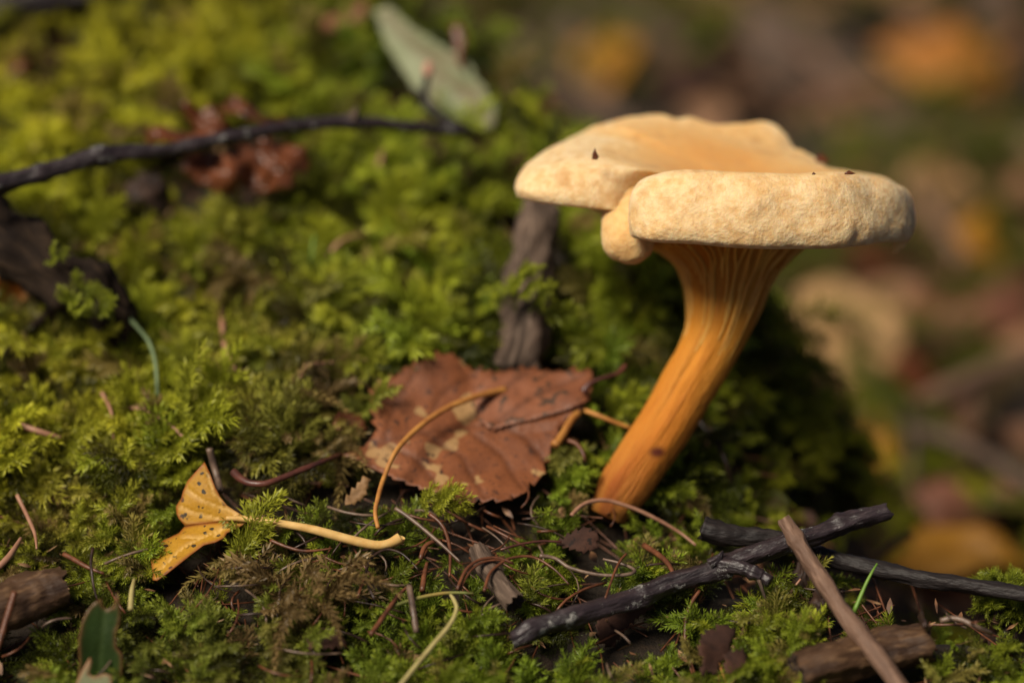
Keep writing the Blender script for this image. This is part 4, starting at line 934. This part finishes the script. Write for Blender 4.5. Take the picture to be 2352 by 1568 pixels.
def moss_field(name, label, pts, rot, scl, idx, tint):
    me = bpy.data.meshes.new(name); me.from_pydata((np.asarray(pts)*S).tolist(), [], []); n = len(pts)
    me.attributes.new('rot', 'FLOAT_VECTOR', 'POINT').data.foreach_set('vector', np.asarray(rot, np.float32).ravel())
    me.attributes.new('scl', 'FLOAT', 'POINT').data.foreach_set('value', np.asarray(scl, np.float32))
    me.attributes.new('idx', 'INT', 'POINT').data.foreach_set('value', np.asarray(idx, np.int32))
    me.attributes.new('tint', 'FLOAT_VECTOR', 'POINT').data.foreach_set('vector', np.asarray(tint, np.float32).ravel())
    o = bpy.data.objects.new(name, me); col.objects.link(o)
    ng = bpy.data.node_groups.new('scatter_'+name, 'GeometryNodeTree')
    ng.interface.new_socket('Geometry', in_out='INPUT', socket_type='NodeSocketGeometry'); ng.interface.new_socket('Geometry', in_out='OUTPUT', socket_type='NodeSocketGeometry')
    gi = ng.nodes.new('NodeGroupInput'); go = ng.nodes.new('NodeGroupOutput'); ip = ng.nodes.new('GeometryNodeInstanceOnPoints')
    ci = ng.nodes.new('GeometryNodeCollectionInfo'); ci.inputs['Collection'].default_value = mossproto; ci.inputs['Separate Children'].default_value = True; ci.inputs['Reset Children'].default_value = True
    def na(nm, t):
        a = ng.nodes.new('GeometryNodeInputNamedAttribute'); a.data_type = t; a.inputs['Name'].default_value = nm; return a.outputs['Attribute']
    l = ng.links
    l.new(gi.outputs[0], ip.inputs['Points']); l.new(ci.outputs[0], ip.inputs['Instance']); ip.inputs['Pick Instance'].default_value = True
    l.new(na('idx', 'INT'), ip.inputs['Instance Index'])
    er = ng.nodes.new('FunctionNodeEulerToRotation'); l.new(na('rot', 'FLOAT_VECTOR'), er.inputs[0]); l.new(er.outputs[0], ip.inputs['Rotation'])
    l.new(na('scl', 'FLOAT'), ip.inputs['Scale']); l.new(ip.outputs[0], go.inputs[0])
    mod = o.modifiers.new('scatter', 'NODES'); mod.node_group = ng
    me.materials.append(M['moss'])
    return tag(o, label, 'moss', kind='stuff')
# (px, py, radius px, value): browner and barer places seen in the photo
BROWN = [(560, 660, 90, .7), (700, 960, 170, .75), (640, 1010, 140, .7), (500, 930, 120, .5), (690, 1400, 70, .8), (330, 1500, 110, .5), (600, 1540, 200, .55), (150, 1160, 120, .5), (150, 900, 80, .4), (1200, 1420, 60, .4)]
BARE = [(1020, 1280, 120, .35), (760, 1250, 130, .4), (600, 1360, 60, .35), (1100, 1250, 100, .4), (860, 1470, 80, .3), (120, 1290, 100, .35), (1650, 1050, 90, .35), (1560, 1130, 70, .25), (1340, 1050, 80, .6), (80, 80, 130, .97), (1440, 1500, 70, .5), (1650, 1520, 60, .4), (2200, 1500, 90, .4), (330, 470, 70, .8), (1150, 240, 130, .7)]
MOSS_BLOCK += [[(1165, 470), (1310, 470), (1290, 800), (1260, 870), (1090, 870), (1130, 700)], [(-50, 1320), (155, 1290), (165, 1400), (-50, 1450)],
               [(1080, 1262), (1120, 1262), (1215, 1385), (1150, 1395)], [(-60, 460), (60, 470), (300, 680), (320, 750), (240, 770), (-60, 600)], [(1880, 1470), (2130, 1425), (2140, 1520), (1900, 1550)],
               [(1170, 1480), (1640, 1330), (2045, 1190), (2045, 1160), (1640, 1290), (1170, 1440)], [(1880, 1260), (2420, 1350), (2420, 1400), (1880, 1310)], [(1610, 1200), (1800, 1225), (1800, 1260), (1610, 1250)], [(530, 1080), (790, 1035), (790, 1060), (600, 1120)], [(574, 1185), (920, 1235), (920, 1255), (574, 1205)]]
MOSS_BLOCK += [[(165, 1650), (290, 1650), (290, 1850), (165, 1850)]]
def field(px, py, blobs):
    m = 0
    for x, y, r, v in blobs:
        q = ((px-x)**2+(py-y)**2)/(r*r)
        if q < 6: m = max(m, v*math.exp(-q))
    return m
def scatter_moss():
    P, Rr, Sc, Ix, Ti = [], [], [], [], []
    block = [(min(p[0] for p in q), max(p[0] for p in q), min(p[1] for p in q), max(p[1] for p in q), q) for q in MOSS_BLOCK]
    n = 46000; xs = rng.uniform(-13, 9, n); ys = np.concatenate([rng.uniform(-8, 22, 31000), rng.uniform(-7.5, .8, 15000)])
    hz = Hz(xs, ys); gx = (Hz(xs+.4, ys)-Hz(xs-.4, ys))/.8; gy = (Hz(xs, ys+.4)-Hz(xs, ys-.4))/.8
    patch = .5*waves(xs, ys, 31, 8, 1.2, 2.6)+.8*waves(xs, ys, 32, 8, 3.5, 7.0); kindn = waves(xs, ys, 33, 6, .4, 1.2); hue = waves(xs, ys, 35, 6, .3, 1.0)
    ed = edge_dist(xs, ys)
    for i in range(n):
        x, y, z = xs[i], ys[i], hz[i]
        if ed[i] > 9: continue
        px, py, d = project((x, y, z))
        if px < -220 or px > 2560 or py > 1760 or py < -260: continue
        bare = field(px, py, BARE); brown = field(px, py, BROWN)
        if random.random() < bare: continue
        cl = min(1, max(0, (patch[i]+.8)/1.0))
        if random.random() > .05+.95*cl: continue
        if x*x+y*y < .26 or (x*x+(y+.5)**2 < .3 and random.random() < .5): continue
        skip = False
        for x0, x1, y0, y1, q in block:
            if x0-10 < px < x1+10 and y0-10 < py < y1+86 and (in_poly(px, py, q) or in_poly(px, py-30, q) or in_poly(px, py-58, q) or in_poly(px, py-84, q)): skip = True; break
        if skip: continue
        k = kindn[i]+random.gauss(0, .6); top = i % 3 == 0
        if random.random() < brown*.35: ix = random.choice((14, 15))
        elif k > .45: ix = random.randrange(6, 10)
        elif k < -.9: ix = random.randrange(10, 14)
        else: ix = random.randrange(0, 6)
        if top: ix = random.randrange(16, 24) if random.random() > .25 else random.randrange(6, 10)
        nv = Vector((-gx[i]*.6+random.gauss(0, .28), -gy[i]*.6+random.gauss(0, .28)-.12, 1)).normalized()
        rt = (nv.to_track_quat('Z', 'Y').to_matrix() @ Matrix.Rotation(random.uniform(0, 6.283), 3, 'Z')).to_euler()
        s = random.uniform(.65, 1.15)*(1-.35*bare)*(.75+.3*cl)
        if py > 1100: s *= .66
        elif py < 850: s *= 1.15
        back = min(1, max(0, (y+3)/9))
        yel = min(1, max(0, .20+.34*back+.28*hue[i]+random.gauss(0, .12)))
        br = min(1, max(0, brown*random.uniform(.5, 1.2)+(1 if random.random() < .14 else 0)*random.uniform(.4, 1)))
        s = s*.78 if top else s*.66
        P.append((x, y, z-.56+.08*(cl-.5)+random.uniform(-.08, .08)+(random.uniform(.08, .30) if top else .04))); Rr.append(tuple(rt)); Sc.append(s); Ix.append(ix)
        Ti.append((yel, br, (random.uniform(1.0, 1.9) if top else random.uniform(.18, .5))*(.8+.2*back)*(1-.3*min(1, max(0, (y-6)/6)))))  # tint darkened up the bank, offsetting in colour the sun that falls there
    for px, py, br, sc in [(640, 1372, 1, .8), (668, 1395, 1, .95), (705, 1392, 1, .9), (735, 1402, 1, .9), (600, 1350, .8, .7), (560, 1290, .1, .8), (560, 655, 1, 1.1), (590, 660, .9, 1.0), (640, 940, .9, .8), (720, 960, 1, .8), (780, 1010, .9, .8), (690, 1020, 1, .8), (620, 985, 1, .7), (250, 1110, .3, .9), (470, 1010, .0, 1.1), (430, 1030, .1, 1.0), (985, 1172, .1, .6), (1000, 1180, .1, .5)]:
        for q in range(3):
            p = W(px+random.uniform(-14, 14), py+random.uniform(-10, 10), hit(px, py)-.12)
            P.append((p.x, p.y, p.z-.15)); Rr.append((random.gauss(0, .25), random.gauss(0, .25), random.uniform(-1.2, 1.2) if br < .5 else random.uniform(0, 6.28))); Sc.append(sc*random.uniform(.8, 1.1)); Ix.append(random.choice((14, 15)) if br > .4 else random.randrange(16, 24)); Ti.append((.5, br, 1.3))
    for px, py, d, sc in [(125, 600, 37.7, .3), (190, 675, 37.6, .32), (170, 705, 37.6, .35), (235, 735, 37.6, .35), (1195, 690, 38.1, .5), (1225, 715, 38.1, .45), (1180, 715, 38.1, .45)]:
        for q in range(3):
            p = W(px+random.uniform(-12, 12), py+random.uniform(-8, 8), d)
            P.append(tuple(p)); Rr.append((random.gauss(.5, .4), random.gauss(0, .5), random.uniform(0, 6.28))); Sc.append(sc*random.uniform(.8, 1.2)); Ix.append(random.randrange(16, 24)); Ti.append((.35, 0, 1.2))
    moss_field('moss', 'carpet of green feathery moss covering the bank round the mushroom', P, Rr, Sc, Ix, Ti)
    # moss on the lower floor
    P, Rr, Sc, Ix, Ti = [], [], [], [], []
    n = 9000; xs = rng.uniform(-15, 60, n); ys = rng.uniform(0, 95, n); hz = Hz(xs, ys); pt = waves(xs, ys, 41, 6, .12, .4)
    for i in range(n):
        e = edge_dist(xs[i], ys[i])
        if e < 8 or pt[i]+random.gauss(0, .35) < .0: continue
        qx, qy, qd = project((xs[i], ys[i], hz[i]))
        if not (700 < qx < 2700 and -400 < qy < 1500): continue
        rt = Matrix.Rotation(random.uniform(0, 6.283), 3, 'Z').to_euler()
        P.append((xs[i], ys[i], hz[i]-.6)); Rr.append((random.gauss(0, .3), random.gauss(0, .3), rt.z)); Sc.append(random.uniform(1.0, 1.8)); Ix.append(random.randrange(0, 14))
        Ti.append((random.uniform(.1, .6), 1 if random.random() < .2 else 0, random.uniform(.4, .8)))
    moss_field('floor_moss', 'patches of moss on the lower forest floor behind the bank', P, Rr, Sc, Ix, Ti)
    # tuft on the rotten lump
    P, Rr, Sc, Ix, Ti = [], [], [], [], []
    c = W(2305, 1425, 35.7)
    for i in range(90):
        q = Vector((random.gauss(0, 1), random.gauss(0, 1), abs(random.gauss(0, 1))+.4)).normalized()
        if random.random() < .5 and q.z < .5: continue
        P.append(tuple(c+Vector((q.x*.28, q.y*.26, q.z*.36)))); rt = q.to_track_quat('Z', 'Y').to_euler(); Rr.append(tuple(rt)); Sc.append(random.uniform(.3, .5)); Ix.append(random.randrange(6, 14)); Ti.append((.3, 0, 1))
    moss_field('moss_tuft', 'small tuft of moss growing on the dark rotten wood lump', P, Rr, Sc, Ix, Ti)
scatter_moss()

def debris():
    V = []; F = []
    for k in range(2800):
        x = rng.uniform(-12, 7); y = rng.uniform(-6.5, 18)
        if edge_dist(x, y) > 2.5: continue
        z = float(Hz(x, y))-.16+rng.uniform(-.1, .26); a = rng.uniform(0, 6.28); L = rng.uniform(.07, .30); w = L*rng.uniform(.12, .45)
        d = np.array([math.cos(a), math.sin(a), rng.uniform(-.6, .6)]); d /= np.linalg.norm(d); s_ = np.cross(d, [rng.uniform(-.6, .6), rng.uniform(-.6, .6), 1]); s_ /= np.linalg.norm(s_); u = np.cross(s_, d); p = np.array([x, y, z]); b = len(V); cb = rng.uniform(-.4, .4)
        V += [p-d*L*.5, p-d*L*.1+s_*w*.5+u*cb*w, p-d*L*.1-s_*w*.5+u*cb*w, p+d*L*.25+s_*w*.35+u*cb*w, p+d*L*.25-s_*w*.35+u*cb*w, p+d*L*.55+u*cb*w]
        F += [(b, b+1, b+2), (b+1, b+3, b+4, b+2), (b+3, b+5, b+4)]
    m, nt, bs = mat_new('dry_brown_crumbs'); n1 = noise_node(nt, objco(nt), 420, 1)
    nt.links.new(ramp(nt, n1, [(.3, (.05, .022, .012)), (.5, (.18, .085, .04)), (.62, (.36, .22, .11)), (.75, (.14, .045, .02))]), bs.inputs['Base Color']); bs.inputs['Roughness'].default_value = .5
    tag(mk('plant_crumbs', V, F, m, origin=(0, 0, 0)), 'tiny dry brown plant crumbs scattered through the moss', 'plant crumbs', kind='stuff')
debris()
# loose leaves and crumbs too many to count, on the lower floor
def floor_litter():
    V = []; F = []; cols = []
    for k in range(3200):
        x = rng.uniform(-12, 60); y = rng.uniform(0, 110)
        if edge_dist(x, y) < 7: continue
        z = float(Hz(x, y))-.25+rng.uniform(0, .5); a = rng.uniform(0, 6.28); L = rng.uniform(.8, 2.4); w = L*rng.uniform(.3, .45)
        d = np.array([math.cos(a), math.sin(a), rng.uniform(-.5, .5)]); d /= np.linalg.norm(d); s = np.cross(d, [rng.uniform(-.5, .5), rng.uniform(-.5, .5), 1]); s /= np.linalg.norm(s); u = np.cross(s, d); p = np.array([x, y, z]); b = len(V); cb = rng.uniform(-.3, .3)
        ring = [(-1, 0), (-.6, .7), (0, 1), (.55, .7), (1, 0), (.55, -.7), (0, -1), (-.6, -.7)]
        V.append(p); V += [p+d*L*.5*q[0]+s*w*q[1]+u*cb*L*(q[1]**2) for q in ring]
        for j in range(8): F.append((b, b+1+j, b+1+(j+1) % 8))
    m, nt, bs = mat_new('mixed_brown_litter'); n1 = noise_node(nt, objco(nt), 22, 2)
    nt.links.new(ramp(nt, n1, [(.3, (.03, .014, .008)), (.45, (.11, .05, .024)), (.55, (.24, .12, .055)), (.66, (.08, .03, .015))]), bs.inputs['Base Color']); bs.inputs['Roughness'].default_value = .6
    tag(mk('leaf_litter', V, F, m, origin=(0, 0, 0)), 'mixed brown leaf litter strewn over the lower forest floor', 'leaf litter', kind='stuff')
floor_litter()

fleck(1368, 353, 36.2, 16, 26, 'brown pointed bark fleck on the left lobe of the cap')
fleck(1953, 396, 35.35, 26, 9, 'dark red bark fleck on the rim near the cap right end')
fleck(1870, 398, 35.0, 9, 6, 'tiny dark speck on the front rim of the cap')
fleck(1890, 362, 38.4, 34, 22, 'brown crumb on the back edge of the cap')
